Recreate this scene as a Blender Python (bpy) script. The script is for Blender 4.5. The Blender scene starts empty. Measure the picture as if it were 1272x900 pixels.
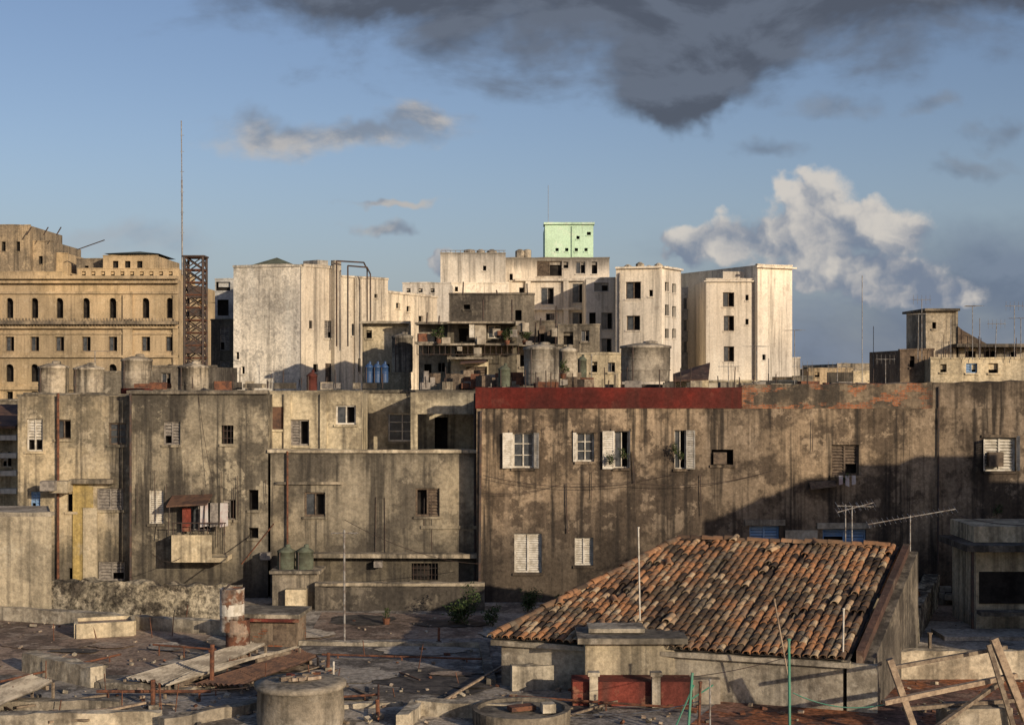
import bpy, math, random
from mathutils import Vector, Matrix, noise as mnoise
random.seed(7)
R=random.random
def U(a,b): return random.uniform(a,b)
sc=bpy.context.scene
F=1767.0; CZ=20.0; HY=465.0      # survey constants: focal length (px), eye height (m), horizon row
def XY(px,D): return ((px-636)/F*D, D)
def Zz(py,D): return CZ+(HY-py)/F*D
def Wp(px,py,D): return Vector(((px-636)/F*D, D, Zz(py,D)))
TZ=12.0
def T(px,py,h=0.0):
    D=(CZ-TZ-h)*F/(py-HY); return Vector(((px-636)/F*D, D, TZ+h))

# ------------------------------------------------------------------ materials
def lk(nt,a,b): nt.links.new(a,b)
def mth(nt,op,a,b=None,c=None,clamp=False):
    n=nt.nodes.new('ShaderNodeMath'); n.operation=op; n.use_clamp=clamp
    for i,v in enumerate((a,b,c)):
        if v is None: continue
        if isinstance(v,(int,float)): n.inputs[i].default_value=v
        else: lk(nt,v,n.inputs[i])
    return n.outputs[0]
def mrange(nt,v,a,b,c=0.0,d=1.0,smooth=True):
    n=nt.nodes.new('ShaderNodeMapRange'); n.interpolation_type='SMOOTHSTEP' if smooth else 'LINEAR'
    lk(nt,v,n.inputs[0])
    for i,x in enumerate((a,b,c,d)): n.inputs[i+1].default_value=x
    return n.outputs[0]
def mixc(nt,f,a,b,bt='MIX'):
    n=nt.nodes.new('ShaderNodeMix'); n.data_type='RGBA'; n.blend_type=bt
    if isinstance(f,(int,float)): n.inputs[0].default_value=f
    else: lk(nt,f,n.inputs[0])
    for i,v in ((6,a),(7,b)):
        if isinstance(v,(tuple,list)): n.inputs[i].default_value=(v[0],v[1],v[2],1)
        else: lk(nt,v,n.inputs[i])
    return n.outputs[2]
def noise(nt,vec,scale,detail=6,rough=.6,dist=0.0):
    n=nt.nodes.new('ShaderNodeTexNoise'); n.inputs['Scale'].default_value=scale
    n.inputs['Detail'].default_value=detail; n.inputs['Roughness'].default_value=rough
    n.inputs['Distortion'].default_value=dist
    lk(nt,vec,n.inputs['Vector']); return n
def vscale(nt,vec,s,loc=(0,0,0)):
    n=nt.nodes.new('ShaderNodeMapping'); n.inputs['Scale'].default_value=s; n.inputs['Location'].default_value=loc
    lk(nt,vec,n.inputs['Vector']); return n.outputs[0]
def newmat(name):
    m=bpy.data.materials.new(name); m.use_nodes=True; nt=m.node_tree
    b=nt.nodes['Principled BSDF']; b.inputs['Roughness'].default_value=.9
    b.inputs['Specular IOR Level'].default_value=.15
    g=nt.nodes.new('ShaderNodeNewGeometry')
    return m,nt,b,g.outputs['Position']
def wall_mat(name,base,stain,patch=None,ztop=None,grime=(.045,.04,.034),streak=.6,amt=(.44,.56),patchlim=(.55,.62),patchamt=.7,
             topdist=1.2,off=0.0,bump=.5,grain=.16,sc1=.35,brick=None,zbot=None,blotch=.4,sl=(.45,.61)):
    m,nt,b,pos=newmat(name)
    p=vscale(nt,pos,(1,1,1),(off,off*.7,off*.3))
    n1=noise(nt,p,sc1,6,.66)
    n2=noise(nt,p,1.1,6,.7)
    n3=noise(nt,vscale(nt,p,(1.5,1.5,.07)),1.0,4,.62)
    n3b=noise(nt,vscale(nt,p,(6,6,.3)),1.0,2,.6)
    n4=noise(nt,p,7,4,.75)
    n5=noise(nt,p,.13,1,.5)
    c=mixc(nt,mrange(nt,n1.outputs[0],amt[0],amt[1]),base,stain)
    if patch:
        c=mixc(nt,mth(nt,'MULTIPLY',mrange(nt,n2.outputs[0],*patchlim),patchamt),c,patch)
    if brick:
        bt=nt.nodes.new('ShaderNodeTexBrick')
        sx=nt.nodes.new('ShaderNodeSeparateXYZ'); lk(nt,pos,sx.inputs[0])
        cb=nt.nodes.new('ShaderNodeCombineXYZ'); lk(nt,mth(nt,'ADD',sx.outputs[0],sx.outputs[1]),cb.inputs[0]); lk(nt,sx.outputs[2],cb.inputs[1])
        lk(nt,cb.outputs[0],bt.inputs['Vector']); bt.inputs['Scale'].default_value=1
        bt.inputs['Brick Width'].default_value=.26; bt.inputs['Row Height'].default_value=.085; bt.inputs['Mortar Size'].default_value=.012
        bt.inputs['Color1'].default_value=(.42,.16,.07,1); bt.inputs['Color2'].default_value=(.26,.1,.05,1); bt.inputs['Mortar'].default_value=(.2,.17,.13,1)
        nb=noise(nt,vscale(nt,p,(.6,.6,1.6)),1.0,5,.65)
        c=mixc(nt,mrange(nt,nb.outputs[0],brick,brick+.03),c,bt.outputs[0])
    c=mixc(nt,mth(nt,'MULTIPLY',mrange(nt,n2.outputs[0],.46,.36),blotch),c,tuple(x*.42 for x in stain))
    c=mixc(nt,1.0,c,mixc(nt,mrange(nt,n5.outputs[0],.38,.62),(.76,.765,.78),(1.14,1.11,1.05)),'MULTIPLY')
    if streak>0:
        s=mth(nt,'MULTIPLY',mrange(nt,n3.outputs[0],*sl),mrange(nt,n3b.outputs[0],.3,.62))
        c=mixc(nt,mth(nt,'MULTIPLY',s,streak),c,grime)
        s2=mrange(nt,n3.outputs[0],.44,.34)      # pale washed runs between the dirty ones
        c=mixc(nt,mth(nt,'MULTIPLY',s2,streak*.4),c,tuple(min(.8,x*1.25) for x in base))
    if ztop is not None:
        sx=nt.nodes.new('ShaderNodeSeparateXYZ'); lk(nt,pos,sx.inputs[0])
        zj=mth(nt,'MULTIPLY_ADD',n3b.outputs[0],-1.6*topdist,sx.outputs[2])
        zj=mth(nt,'MULTIPLY_ADD',n3.outputs[0],-1.2*topdist,zj)
        g=mrange(nt,zj,ztop-topdist*2.3,ztop-topdist*.9)
        c=mixc(nt,mth(nt,'MULTIPLY',g,.75),c,grime)
        if zbot is not None:
            zk=mth(nt,'MULTIPLY_ADD',n2.outputs[0],-2.4,sx.outputs[2])
            g=mrange(nt,zk,zbot-.6,zbot+1.2,1,0)
            c=mixc(nt,mth(nt,'MULTIPLY',g,.7),c,grime)
    c=mixc(nt,1.0,c,mixc(nt,mrange(nt,n4.outputs[0],.32,.68),(1-grain*1.8,)*3,(1+grain,)*3),'MULTIPLY')
    lk(nt,c,b.inputs['Base Color'])
    bp=nt.nodes.new('ShaderNodeBump'); bp.inputs['Strength'].default_value=bump; bp.inputs['Distance'].default_value=.04
    lk(nt,n4.outputs[0],bp.inputs['Height']); lk(nt,bp.outputs[0],b.inputs['Normal'])
    return m
def simple_mat(name,c1,c2=None,scale=3,rough=.8,spec=.2,bump=.2,metal=0,lim=(.4,.62),dirt=.0):
    m,nt,b,pos=newmat(name)
    c2=c2 or tuple(x*.6 for x in c1)
    n=noise(nt,pos,scale,5,.7)
    c=mixc(nt,mrange(nt,n.outputs[0],*lim),c1,c2)
    lk(nt,c,b.inputs['Base Color']); b.inputs['Roughness'].default_value=rough; b.inputs['Specular IOR Level'].default_value=spec
    b.inputs['Metallic'].default_value=metal
    return m

M={}
M['rowA']=wall_mat('plaster_row_a',(.46,.385,.26),(.22,.19,.135),(.53,.455,.33),ztop=19.2,streak=.85,off=3,patchlim=(.53,.59),zbot=12,amt=(.47,.57),sc1=.5)
M['rowB']=wall_mat('plaster_row_b',(.27,.238,.18),(.11,.098,.078),(.4,.355,.265),ztop=19.3,streak=.9,off=11,patchlim=(.55,.6),topdist=1.0,zbot=12,sc1=.45,amt=(.46,.55))
M['rowC']=wall_mat('plaster_row_c',(.35,.3,.215),(.165,.142,.107),(.45,.39,.285),ztop=17.2,streak=.85,off=23,topdist=.7,zbot=12.6,sc1=.45,amt=(.46,.56))
M['rowD']=wall_mat('plaster_row_d',(.48,.42,.3),(.27,.235,.17),(.54,.48,.35),ztop=19.4,streak=.65,off=31,topdist=.5,sc1=.5,amt=(.46,.58))
M['big']=wall_mat('plaster_big_wall',(.285,.218,.15),(.115,.088,.064),(.39,.305,.215),ztop=19.7,streak=.92,off=41,patchlim=(.53,.59),topdist=1.1,sc1=.42,amt=(.46,.54),zbot=12.6,grime=(.034,.028,.023),blotch=.6,sl=(.46,.58))
M['bigtop']=wall_mat('plaster_exposed_brick',(.25,.19,.13),(.085,.07,.054),(.34,.265,.18),ztop=20.0,streak=.7,off=43,topdist=.3,brick=.495)
M['redband']=wall_mat('red_oxide_paint',(.14,.024,.018),(.09,.022,.018),(.19,.07,.05),streak=.4,off=5,patchamt=.4,grime=(.05,.025,.02),grain=.14,bump=.2,blotch=.3)
M['cream']=wall_mat('cream_plaster',(.54,.46,.32),(.36,.31,.22),(.6,.53,.39),streak=.6,off=51,amt=(.48,.6),blotch=.3)
M['yellow']=wall_mat('ochre_plaster',(.58,.43,.16),(.46,.36,.17),(.52,.44,.3),streak=.5,off=61,blotch=.2)
M['white1']=wall_mat('white_peeling_block',(.72,.67,.58),(.54,.51,.45),(.3,.285,.26),ztop=27.0,streak=.45,off=71,patchlim=(.52,.57),topdist=1.0,sc1=.15,amt=(.46,.6),patchamt=.6,blotch=.35)
M['white2']=wall_mat('white_block_side',(.75,.65,.5),(.6,.51,.39),(.45,.38,.3),ztop=27.0,streak=.6,off=77,patchlim=(.58,.64),topdist=1.0,sc1=.12,amt=(.5,.66),blotch=.2,grain=.1)
M['white3']=wall_mat('white_office_wall',(.72,.66,.56),(.57,.52,.44),(.48,.43,.36),ztop=29.6,streak=.55,off=83,patchlim=(.58,.64),topdist=.9,sc1=.1,amt=(.48,.64),bump=.15,blotch=.2,grain=.09)
M['white4']=wall_mat('white_tower_wall',(.75,.68,.57),(.64,.57,.47),(.54,.48,.4),ztop=28.9,streak=.45,off=91,patchlim=(.58,.64),topdist=.9,sc1=.1,amt=(.5,.66),bump=.15,blotch=.18,grain=.08)
M['greyblue']=wall_mat('greyblue_wall',(.44,.44,.43),(.33,.33,.33),streak=.4,off=95,bump=.2)
M['mint']=wall_mat('mint_paint',(.5,.7,.54),(.45,.63,.48),(.6,.72,.6),streak=.2,off=99,bump=.1,grain=.08,blotch=.1)
M['tan']=wall_mat('limestone_tan',(.55,.42,.26),(.43,.33,.2),(.58,.46,.3),streak=.35,off=101,sc1=.15,bump=.2,grain=.1,blotch=.25)
M['tand']=wall_mat('limestone_dark',(.38,.3,.2),(.22,.18,.13),(.42,.34,.23),streak=.6,off=103,sc1=.2,bump=.2)
M['conc']=wall_mat('raw_concrete',(.36,.31,.235),(.17,.15,.118),(.44,.39,.31),streak=.75,off=111)
M['concd']=wall_mat('mouldy_concrete',(.19,.165,.13),(.08,.07,.058),(.28,.245,.19),streak=.8,off=121,patchamt=.5)
M['brown']=wall_mat('brown_render',(.2,.15,.105),(.095,.072,.056),(.27,.215,.155),streak=.6,off=127,patchamt=.5)
M['tank']=wall_mat('tank_cement',(.44,.385,.3),(.22,.19,.15),(.5,.45,.36),streak=.9,off=131,sc1=.8,bump=.3,amt=(.47,.58))
M['brickw']=wall_mat('brick_wall',(.34,.26,.18),(.18,.135,.095),streak=.6,off=141,brick=.5)
M['stone']=wall_mat('rubble_stone',(.34,.295,.21),(.1,.085,.065),(.48,.42,.31),streak=.4,off=151,sc1=1.6,patchlim=(.5,.56),bump=1.0,grain=.4)
M['floorg']=wall_mat('roof_screed',(.39,.345,.285),(.17,.15,.125),(.5,.45,.375),streak=0,off=161,sc1=.4,patchlim=(.53,.58),amt=(.47,.56),grain=.25)
M['floorr']=wall_mat('roof_screed_reddish',(.38,.28,.205),(.19,.14,.105),(.46,.37,.28),streak=0,off=171,sc1=.4,patchlim=(.53,.58),amt=(.46,.57),grain=.25)
M['floorl']=wall_mat('roof_screed_light',(.5,.44,.35),(.3,.26,.205),(.56,.5,.41),streak=0,off=181,sc1=.5,patchlim=(.53,.58),amt=(.47,.6),grain=.22)
M['kerb']=wall_mat('limewashed_kerb',(.5,.44,.335),(.29,.25,.19),(.58,.52,.41),streak=.55,off=191,sc1=.8,amt=(.46,.58))
M['redfloor']=wall_mat('red_tile_floor',(.24,.135,.1),(.12,.075,.06),(.3,.21,.155),streak=0,off=201,sc1=.5,brick=.52,grain=.3)
M['redwall']=wall_mat('red_wall',(.2,.05,.036),(.11,.035,.028),(.25,.14,.09),streak=.5,off=205)
M['darkred']=wall_mat('dull_red_render',(.13,.075,.056),(.085,.055,.045),(.21,.16,.12),streak=.5,off=207)
M['void']=simple_mat('dark_interior',(.016,.014,.013),(.04,.035,.03),1.2,.9,.1)
M['glass']=simple_mat('dusty_glass',(.035,.04,.045),(.08,.085,.09),2,.25,.5,.05)
M['fwhite']=simple_mat('chalky_white_paint',(.62,.58,.5),(.4,.36,.29),5)
M['fwood']=simple_mat('weathered_frame',(.16,.12,.085),(.08,.06,.045),6)
M['fgrey']=simple_mat('grey_frame',(.28,.25,.215),(.15,.135,.12),6)
M['blue']=simple_mat('blue_paint',(.15,.27,.46),(.24,.33,.45),4)
M['rust']=simple_mat('rusty_iron',(.18,.075,.04),(.07,.035,.025),5,.85,.3)
M['iron']=simple_mat('dark_iron',(.05,.042,.038),(.09,.055,.04),4,.7,.3)
M['pole']=simple_mat('galvanised_pole',(.3,.29,.27),(.14,.11,.09),6,.6,.4)
M['green']=simple_mat('green_paint',(.07,.26,.17),(.12,.25,.18),6)
M['greentank']=simple_mat('olive_tank',(.12,.135,.095),(.075,.078,.055),3)
M['bluetank']=simple_mat('blue_plastic',(.03,.07,.17),(.05,.09,.17),3,.4,.4)
M['wood']=simple_mat('grey_timber',(.24,.19,.135),(.12,.09,.065),7)
M['woodl']=simple_mat('pale_timber',(.38,.29,.2),(.21,.155,.11),7)
M['bitumen']=simple_mat('bitumen',(.04,.036,.032),(.11,.096,.08),2.5,.75,.3)
M['sheet']=simple_mat('fibrocement_sheet',(.42,.37,.29),(.2,.17,.13),1.6)
M['rsheet']=simple_mat('rusted_sheet',(.15,.085,.055),(.07,.045,.036),2.5)
M['leaf']=simple_mat('leaves',(.035,.06,.02),(.07,.09,.03),5,.7)
M['cloth']=simple_mat('laundry',(.5,.48,.45),(.4,.3,.28),2)
M['ground']=simple_mat('street_ground',(.07,.065,.06),(.14,.125,.1),.05)
M['debris']=simple_mat('masonry_debris',(.4,.33,.25),(.22,.155,.11),4)
def tile_mat():
    m,nt,b,pos=newmat('barrel_tile_clay')
    a=nt.nodes.new('ShaderNodeAttribute'); a.attribute_name='tint'
    r=nt.nodes.new('ShaderNodeValToRGB'); lk(nt,a.outputs['Fac'],r.inputs[0])
    e=r.color_ramp.elements
    e[0].position=0; e[0].color=(.032,.024,.02,1); e[1].position=1; e[1].color=(.5,.38,.24,1)
    for p,c in ((.15,(.065,.045,.033)),(.3,(.14,.09,.058)),(.45,(.25,.14,.08)),(.6,(.35,.175,.085)),(.75,(.41,.2,.095)),(.88,(.42,.29,.175))):
        x=e.new(p); x.color=(*c,1)
    n=noise(nt,pos,5,5,.7); n2=noise(nt,pos,.6,4,.6); n3=noise(nt,pos,1.6,4,.65)
    c=mixc(nt,mth(nt,'MULTIPLY',mrange(nt,n.outputs[0],.48,.66),.55),r.outputs[0],(.06,.046,.034))
    c=mixc(nt,mth(nt,'MULTIPLY',mrange(nt,n2.outputs[0],.48,.6),.6),c,(.12,.09,.06))
    c=mixc(nt,mth(nt,'MULTIPLY',mrange(nt,n3.outputs[0],.54,.62),.5),c,(.2,.17,.125))
    lk(nt,c,b.inputs['Base Color'])
    return m
M['tile']=tile_mat()
M['wbarrel']=wall_mat('rust_and_white_drum',(.5,.46,.4),(.2,.1,.06),(.14,.1,.08),streak=.7,off=7,sc1=2,patchlim=(.5,.55))
M['rbarrel']=wall_mat('rusty_drum_paint',(.2,.09,.055),(.1,.05,.035),(.34,.28,.22),streak=.7,off=9,sc1=2,patchlim=(.54,.58))

# ------------------------------------------------------------------ mesh accumulator
class Ob:
    def __init__(s,name): s.name=name; s.p={}
    def add(s,part,mat,vs,fs):
        k=(part,mat); V,Fa=s.p.setdefault(k,([],[])); o=len(V)
        V.extend([Vector(v) for v in vs]); Fa.extend([tuple(o+i for i in f) for f in fs])
    def quad(s,part,mat,*pts): s.add(part,mat,pts,[tuple(range(len(pts)))])
    def hexa(s,part,mat,b,t):   # bottom 4 pts, top 4 pts, ccw
        s.add(part,mat,list(b)+list(t),[(3,2,1,0),(4,5,6,7),(0,1,5,4),(1,2,6,5),(2,3,7,6),(3,0,4,7)])
    def box(s,part,mat,c,d,rot=0,tilt=None):
        mtx=Matrix.Rotation(rot,3,'Z')
        if tilt: mtx=mtx@Matrix.Rotation(tilt[0],3,'X')@Matrix.Rotation(tilt[1],3,'Y')
        c=Vector(c); x,y,z=[q/2 for q in d]
        f=lambda a,b_,e:c+mtx@Vector((a*x,b_*y,e*z))
        s.hexa(part,mat,[f(-1,-1,-1),f(1,-1,-1),f(1,1,-1),f(-1,1,-1)],[f(-1,-1,1),f(1,-1,1),f(1,1,1),f(-1,1,1)])
    def beam(s,part,mat,a,b,w,h):
        a=Vector(a); b=Vector(b); d=(b-a).normalized()
        up=Vector((0,0,1)) if abs(d.z)<.95 else Vector((0,1,0))
        sd=d.cross(up).normalized()*w/2; u=sd.cross(d).normalized()*h/2
        s.hexa(part,mat,[a-sd-u,a+sd-u,a+sd+u,a-sd+u],[b-sd-u,b+sd-u,b+sd+u,b-sd+u])
    def tube(s,part,mat,a,b,r,n=6,r2=None,cap=True):
        a=Vector(a); b=Vector(b); d=(b-a).normalized(); r2=r if r2 is None else r2
        up=Vector((0,0,1)) if abs(d.z)<.95 else Vector((0,1,0))
        e1=d.cross(up).normalized(); e2=d.cross(e1).normalized()
        vs=[a+(e1*math.cos(t)+e2*math.sin(t))*r for t in [2*math.pi*i/n for i in range(n)]]
        vs+=[b+(e1*math.cos(t)+e2*math.sin(t))*r2 for t in [2*math.pi*i/n for i in range(n)]]
        fs=[(i,(i+1)%n,n+(i+1)%n,n+i) for i in range(n)]
        if cap: fs+=[tuple(range(n-1,-1,-1)),tuple(range(n,2*n))]
        s.add(part,mat,vs,fs)
    def lathe(s,part,mat,c,prof,n=28,wob=0):
        c=Vector(c); vs=[];fs=[]
        for r,z in prof:
            for i in range(n):
                t=2*math.pi*i/n; k=1+wob*mnoise.noise(Vector((math.cos(t)*2+c.x,math.sin(t)*2,z*2)))
                vs.append(c+Vector((math.cos(t)*r*k,math.sin(t)*r*k,z)))
        for j in range(len(prof)-1):
            for i in range(n): fs.append((j*n+i,j*n+(i+1)%n,(j+1)*n+(i+1)%n,(j+1)*n+i))
        fs.append(tuple((len(prof)-1)*n+i for i in range(n)))
        s.add(part,mat,vs,fs)
    def rough_strip(s,part,mat,A,B,z0,z1,w,jit=.04,step=.35):
        A=Vector((A[0],A[1],0)); B=Vector((B[0],B[1],0)); L=(B-A).length; n=max(2,int(L/step)); d=(B-A)/L; nn=Vector((d.y,-d.x,0))
        z0a,z0b=z0 if isinstance(z0,tuple) else (z0,z0); z1a,z1b=z1 if isinstance(z1,tuple) else (z1,z1)
        vs=[];fs=[]
        for i in range(n+1):
            t=i/n; p=A+d*L*t; zb=z0a+(z0b-z0a)*t; zt=z1a+(z1b-z1a)*t
            j=lambda:U(-jit,jit)
            vs+=[p+nn*(w/2+j()*.4)+Vector((0,0,zb)),p+nn*(w/2+j()*.4)+Vector((0,0,zt+j())),p-nn*(w/2)+Vector((0,0,zt+j())),p-nn*(w/2)+Vector((0,0,zb))]
        for i in range(n):
            a=i*4;b=a+4
            fs+=[(a,b,b+1,a+1),(a+1,b+1,b+2,a+2),(a+2,b+2,b+3,a+3),(a+3,b+3,b,a)]
        fs+=[(0,1,2,3),(4*n+3,4*n+2,4*n+1,4*n)]
        s.add(part,mat,vs,fs)
    def done(s,smooth=()):
        allv=[v for V,_ in s.p.values() for v in V]
        lo=Vector([min(v[i] for v in allv) for i in range(3)]); hi=Vector([max(v[i] for v in allv) for i in range(3)])
        c=Vector(((lo.x+hi.x)/2,(lo.y+hi.y)/2,lo.z))
        parent=None
        if len(s.p)>1:
            parent=bpy.data.objects.new(s.name,None); parent.location=c; parent.empty_display_size=.3; sc.collection.objects.link(parent)
        for (part,mat),(V,Fa) in s.p.items():
            nm=part if parent else s.name
            me=bpy.data.meshes.new(nm); me.from_pydata([v-c for v in V],[],Fa); me.materials.append(M[mat]); me.update()
            o=bpy.data.objects.new(nm,me); sc.collection.objects.link(o)
            if parent: o.parent=parent
            else: o.location=c
            if part in smooth:
                for p in me.polygons: p.use_smooth=len(p.vertices)==4
        return parent

# ------------------------------------------------------------------ facades
def fr(A,B):
    A=Vector((A[0],A[1])); B=Vector((B[0],B[1])); L=(B-A).length; d=(B-A)/L; n=Vector((d.y,-d.x))
    def P(u,z,off=0.0):
        q=A+d*u+n*off; return Vector((q.x,q.y,z))
    return P,L,d,n
def pf(A,B,px,py):
    L=math.hypot(B[0]-A[0],B[1]-A[1]); dx=(B[0]-A[0])/L; dy=(B[1]-A[1])/L; a=(px-636)/F
    t=(a*A[1]-A[0])/(dx-a*dy); s_=A[1]+t*dy
    return t,CZ+(HY-py)/F*s_
def fbox(o,part,mat,P,u0,u1,v0,v1,o0,o1):
    o.hexa(part,mat,[P(u0,v0,o1),P(u1,v0,o1),P(u1,v0,o0),P(u0,v0,o0)],[P(u0,v1,o1),P(u1,v1,o1),P(u1,v1,o0),P(u0,v1,o0)])
def slats(o,part,mat,P,u0,u1,v0,v1,off,pitch=.09,ang=.05):
    n=max(3,int((v1-v0)/pitch)); h=(v1-v0)/n
    for i in range(n):
        z=v0+i*h; j=U(-.012,.012)
        o.quad(part,mat,P(u0,z+h*.15,off+ang+j),P(u1,z+h*.15,off+ang+j),P(u1,z+h*.95,off-.01),P(u0,z+h*.95,off-.01))
def fill(o,P,u0,u1,v0,v1,kind,dep,wallmat):
    fm={'w':'fwhite','b':'blue','g':'fgrey','d':'fwood'}
    col=fm.get(kind[-1],'fgrey') if '_' in kind else 'fgrey'
    k=kind.split('_')[0]
    w=u1-u0;h=v1-v0
    back='void'
    o.quad('window_interior',back,P(u0,v0,-dep-.25),P(u1,v0,-dep-.25),P(u1,v1,-dep-.25),P(u0,v1,-dep-.25))
    for a in ((u0,v0,u0,v1),(u1,v1,u1,v0),(u0,v1,u1,v1),(u1,v0,u0,v0)):
        o.quad('window_interior',back,P(a[0],a[1],-dep),P(a[2],a[3],-dep),P(a[2],a[3],-dep-.25),P(a[0],a[1],-dep-.25))
    t=min(.06,w*.08)
    if k in('glass','louv','shut','closed','half'):
        for a in ((u0,u0+t,v0,v1),(u1-t,u1,v0,v1),(u0+t,u1-t,v0,v0+t),(u0+t,u1-t,v1-t,v1)):
            fbox(o,'window_frames',col,P,*a,-dep,-dep+.07)
    if k in('glass','shut'):
        o.quad('window_glass','glass',P(u0,v0,-dep+.01),P(u1,v0,-dep+.01),P(u1,v1,-dep+.01),P(u0,v1,-dep+.01))
        m=(u0+u1)/2; fbox(o,'window_frames',col,P,m-t*.4,m+t*.4,v0+t,v1-t,-dep+.012,-dep+.06)
        for q in (.36,.68): fbox(o,'window_frames',col,P,u0+t,m-t*.4,v0+h*q-.015,v0+h*q+.015,-dep+.012,-dep+.05); fbox(o,'window_frames',col,P,m+t*.4,u1-t,v0+h*q-.015,v0+h*q+.015,-dep+.012,-dep+.05)
    if k=='louv':
        m=(u0+u1)/2; fbox(o,'window_frames',col,P,m-t*.5,m+t*.5,v0+t,v1-t,-dep,-dep+.07)
        for a,b in ((u0+t,m-t*.5),(m+t*.5,u1-t)):
            if R()<.8: slats(o,'louvres',col,P,a,b,v0+t+(h*.3 if R()<.25 else 0),v1-t,-dep+.01,.1)
    if k=='closed':
        m=(u0+u1)/2; fbox(o,'window_frames',col,P,m-t*.6,m+t*.6,v0+t,v1-t,-dep,-dep+.08)
        slats(o,'louvres',col,P,u0+t,m-t*.6,v0+t,v1-t,-dep+.02,.075,.03); slats(o,'louvres',col,P,m+t*.6,u1-t,v0+t,v1-t,-dep+.02,.075,.03)
    if k=='shut':
        for sgn,ue in ((-1,u0),(1,u1)):
            ww=w*(.5 if sgn<0 else .32); ang=.25 if sgn<0 else .7
            ca,sa=math.cos(ang),math.sin(ang)
            def Q(a,z,off,ue=ue,sgn=sgn,ca=ca,sa=sa): return P(ue+sgn*a*ca,z,.03+a*sa+off)
            fb=lambda a0,a1,z0,z1: o.hexa('shutters','fwhite',[Q(a0,z0,.03),Q(a1,z0,.03),Q(a1,z0,0),Q(a0,z0,0)],[Q(a0,z1,.03),Q(a1,z1,.03),Q(a1,z1,0),Q(a0,z1,0)])
            fb(0,.06,v0,v1); fb(ww-.06,ww,v0,v1); fb(.06,ww-.06,v0,v0+.07); fb(.06,ww-.06,v1-.07,v1); fb(.06,ww-.06,v0+h*.45,v0+h*.5)
            n=int(h/.08)
            for i in range(n):
                z=v0+.05+i*(h-.1)/n
                o.quad('shutters','fwhite',Q(.06,z,.03),Q(ww-.06,z,.03),Q(ww-.06,z+.07,.0),Q(.06,z+.07,.0))
    if k=='half':
        o.quad('window_glass','glass',P(u0,v0,-dep+.01),P(u0+w*.5,v0,-dep+.01),P(u0+w*.5,v1,-dep+.01),P(u0,v1,-dep+.01))
        fbox(o,'window_frames',col,P,u0+w*.48,u0+w*.55,v0+t,v1-t,-dep+.012,-dep+.06)
    if k=='grille':
        for i in range(int(w/.13)): o.tube('window_grille','iron',P(u0+.07+i*.13,v0,-.05),P(u0+.07+i*.13,v1,-.05),.012,4)
        for q in (.3,.7): o.tube('window_grille','iron',P(u0,v0+h*q,-.05),P(u1,v0+h*q,-.05),.012,4)
def facade(o,A,B,z0,z1,mat,ops=(),dep=.16,part='walls',sill=True,world=False):
    P,L,d,n=fr(A,B)
    oo=[]
    for q in ops:
        if world: u0,u1,v0,v1,k=q
        else:
            u0,v1=pf(A,B,q[0],q[1]); u1,v0=pf(A,B,q[2],q[3]); k=q[4]
        u0,u1,v0,v1=(max(.01,u0),min(L-.01,u1),max(z0+.01,v0),min(z1-.01,v1))
        if u1-u0>.05 and v1-v0>.05: oo.append((u0,u1,v0,v1,k))
    us=sorted({0,L,*[a for q in oo for a in q[:2]]}); vs=sorted({z0,z1,*[a for q in oo for a in q[2:4]]})
    for i in range(len(us)-1):
        if us[i+1]-us[i]<1e-4: continue
        for j in range(len(vs)-1):
            if vs[j+1]-vs[j]<1e-4: continue
            cu=(us[i]+us[i+1])/2; cv=(vs[j]+vs[j+1])/2
            if any(q[0]<cu<q[1] and q[2]<cv<q[3] for q in oo): continue
            o.quad(part,mat,P(us[i],vs[j]),P(us[i+1],vs[j]),P(us[i+1],vs[j+1]),P(us[i],vs[j+1]))
    for u0,u1,v0,v1,k in oo:
        for a in ((u0,v0,u0,v1),(u1,v1,u1,v0),(u0,v1,u1,v1),(u1,v0,u0,v0)):
            o.quad('window_reveals',mat,P(a[0],a[1]),P(a[2],a[3]),P(a[2],a[3],-dep),P(a[0],a[1],-dep))
        fill(o,P,u0,u1,v0,v1,k,dep,mat)
        if sill and k!='plain' and not k.startswith('arch'):
            fbox(o,'sills',mat,P,u0-.06,u1+.06,v0-.09,v0-.003,.002,.07)
        if k.startswith('arch'):
            r=(u1-u0)/2; m=(u0+u1)/2; zc=v1-r
            for sg in (-1,1):
                pts=[P(m+sg*r,v1)]+[P(m+sg*r*math.cos(t),zc+r*math.sin(t)) for t in [math.pi/2*i/5 for i in range(5,-1,-1)]]
                if sg<0: pts=[pts[0]]+pts[1:][::-1]
                o.quad(part,mat,*pts)
            arc=[math.pi*i/10 for i in range(11)]
            for a,b in zip(arc,arc[1:]):
                o.quad('arch_trim',mat,P(m+r*math.cos(a),zc+r*math.sin(a),.06),P(m+(r+.18)*math.cos(a),zc+(r+.18)*math.sin(a),.06),P(m+(r+.18)*math.cos(b),zc+(r+.18)*math.sin(b),.06),P(m+r*math.cos(b),zc+r*math.sin(b),.06))
    return P,L,d,n
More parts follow.
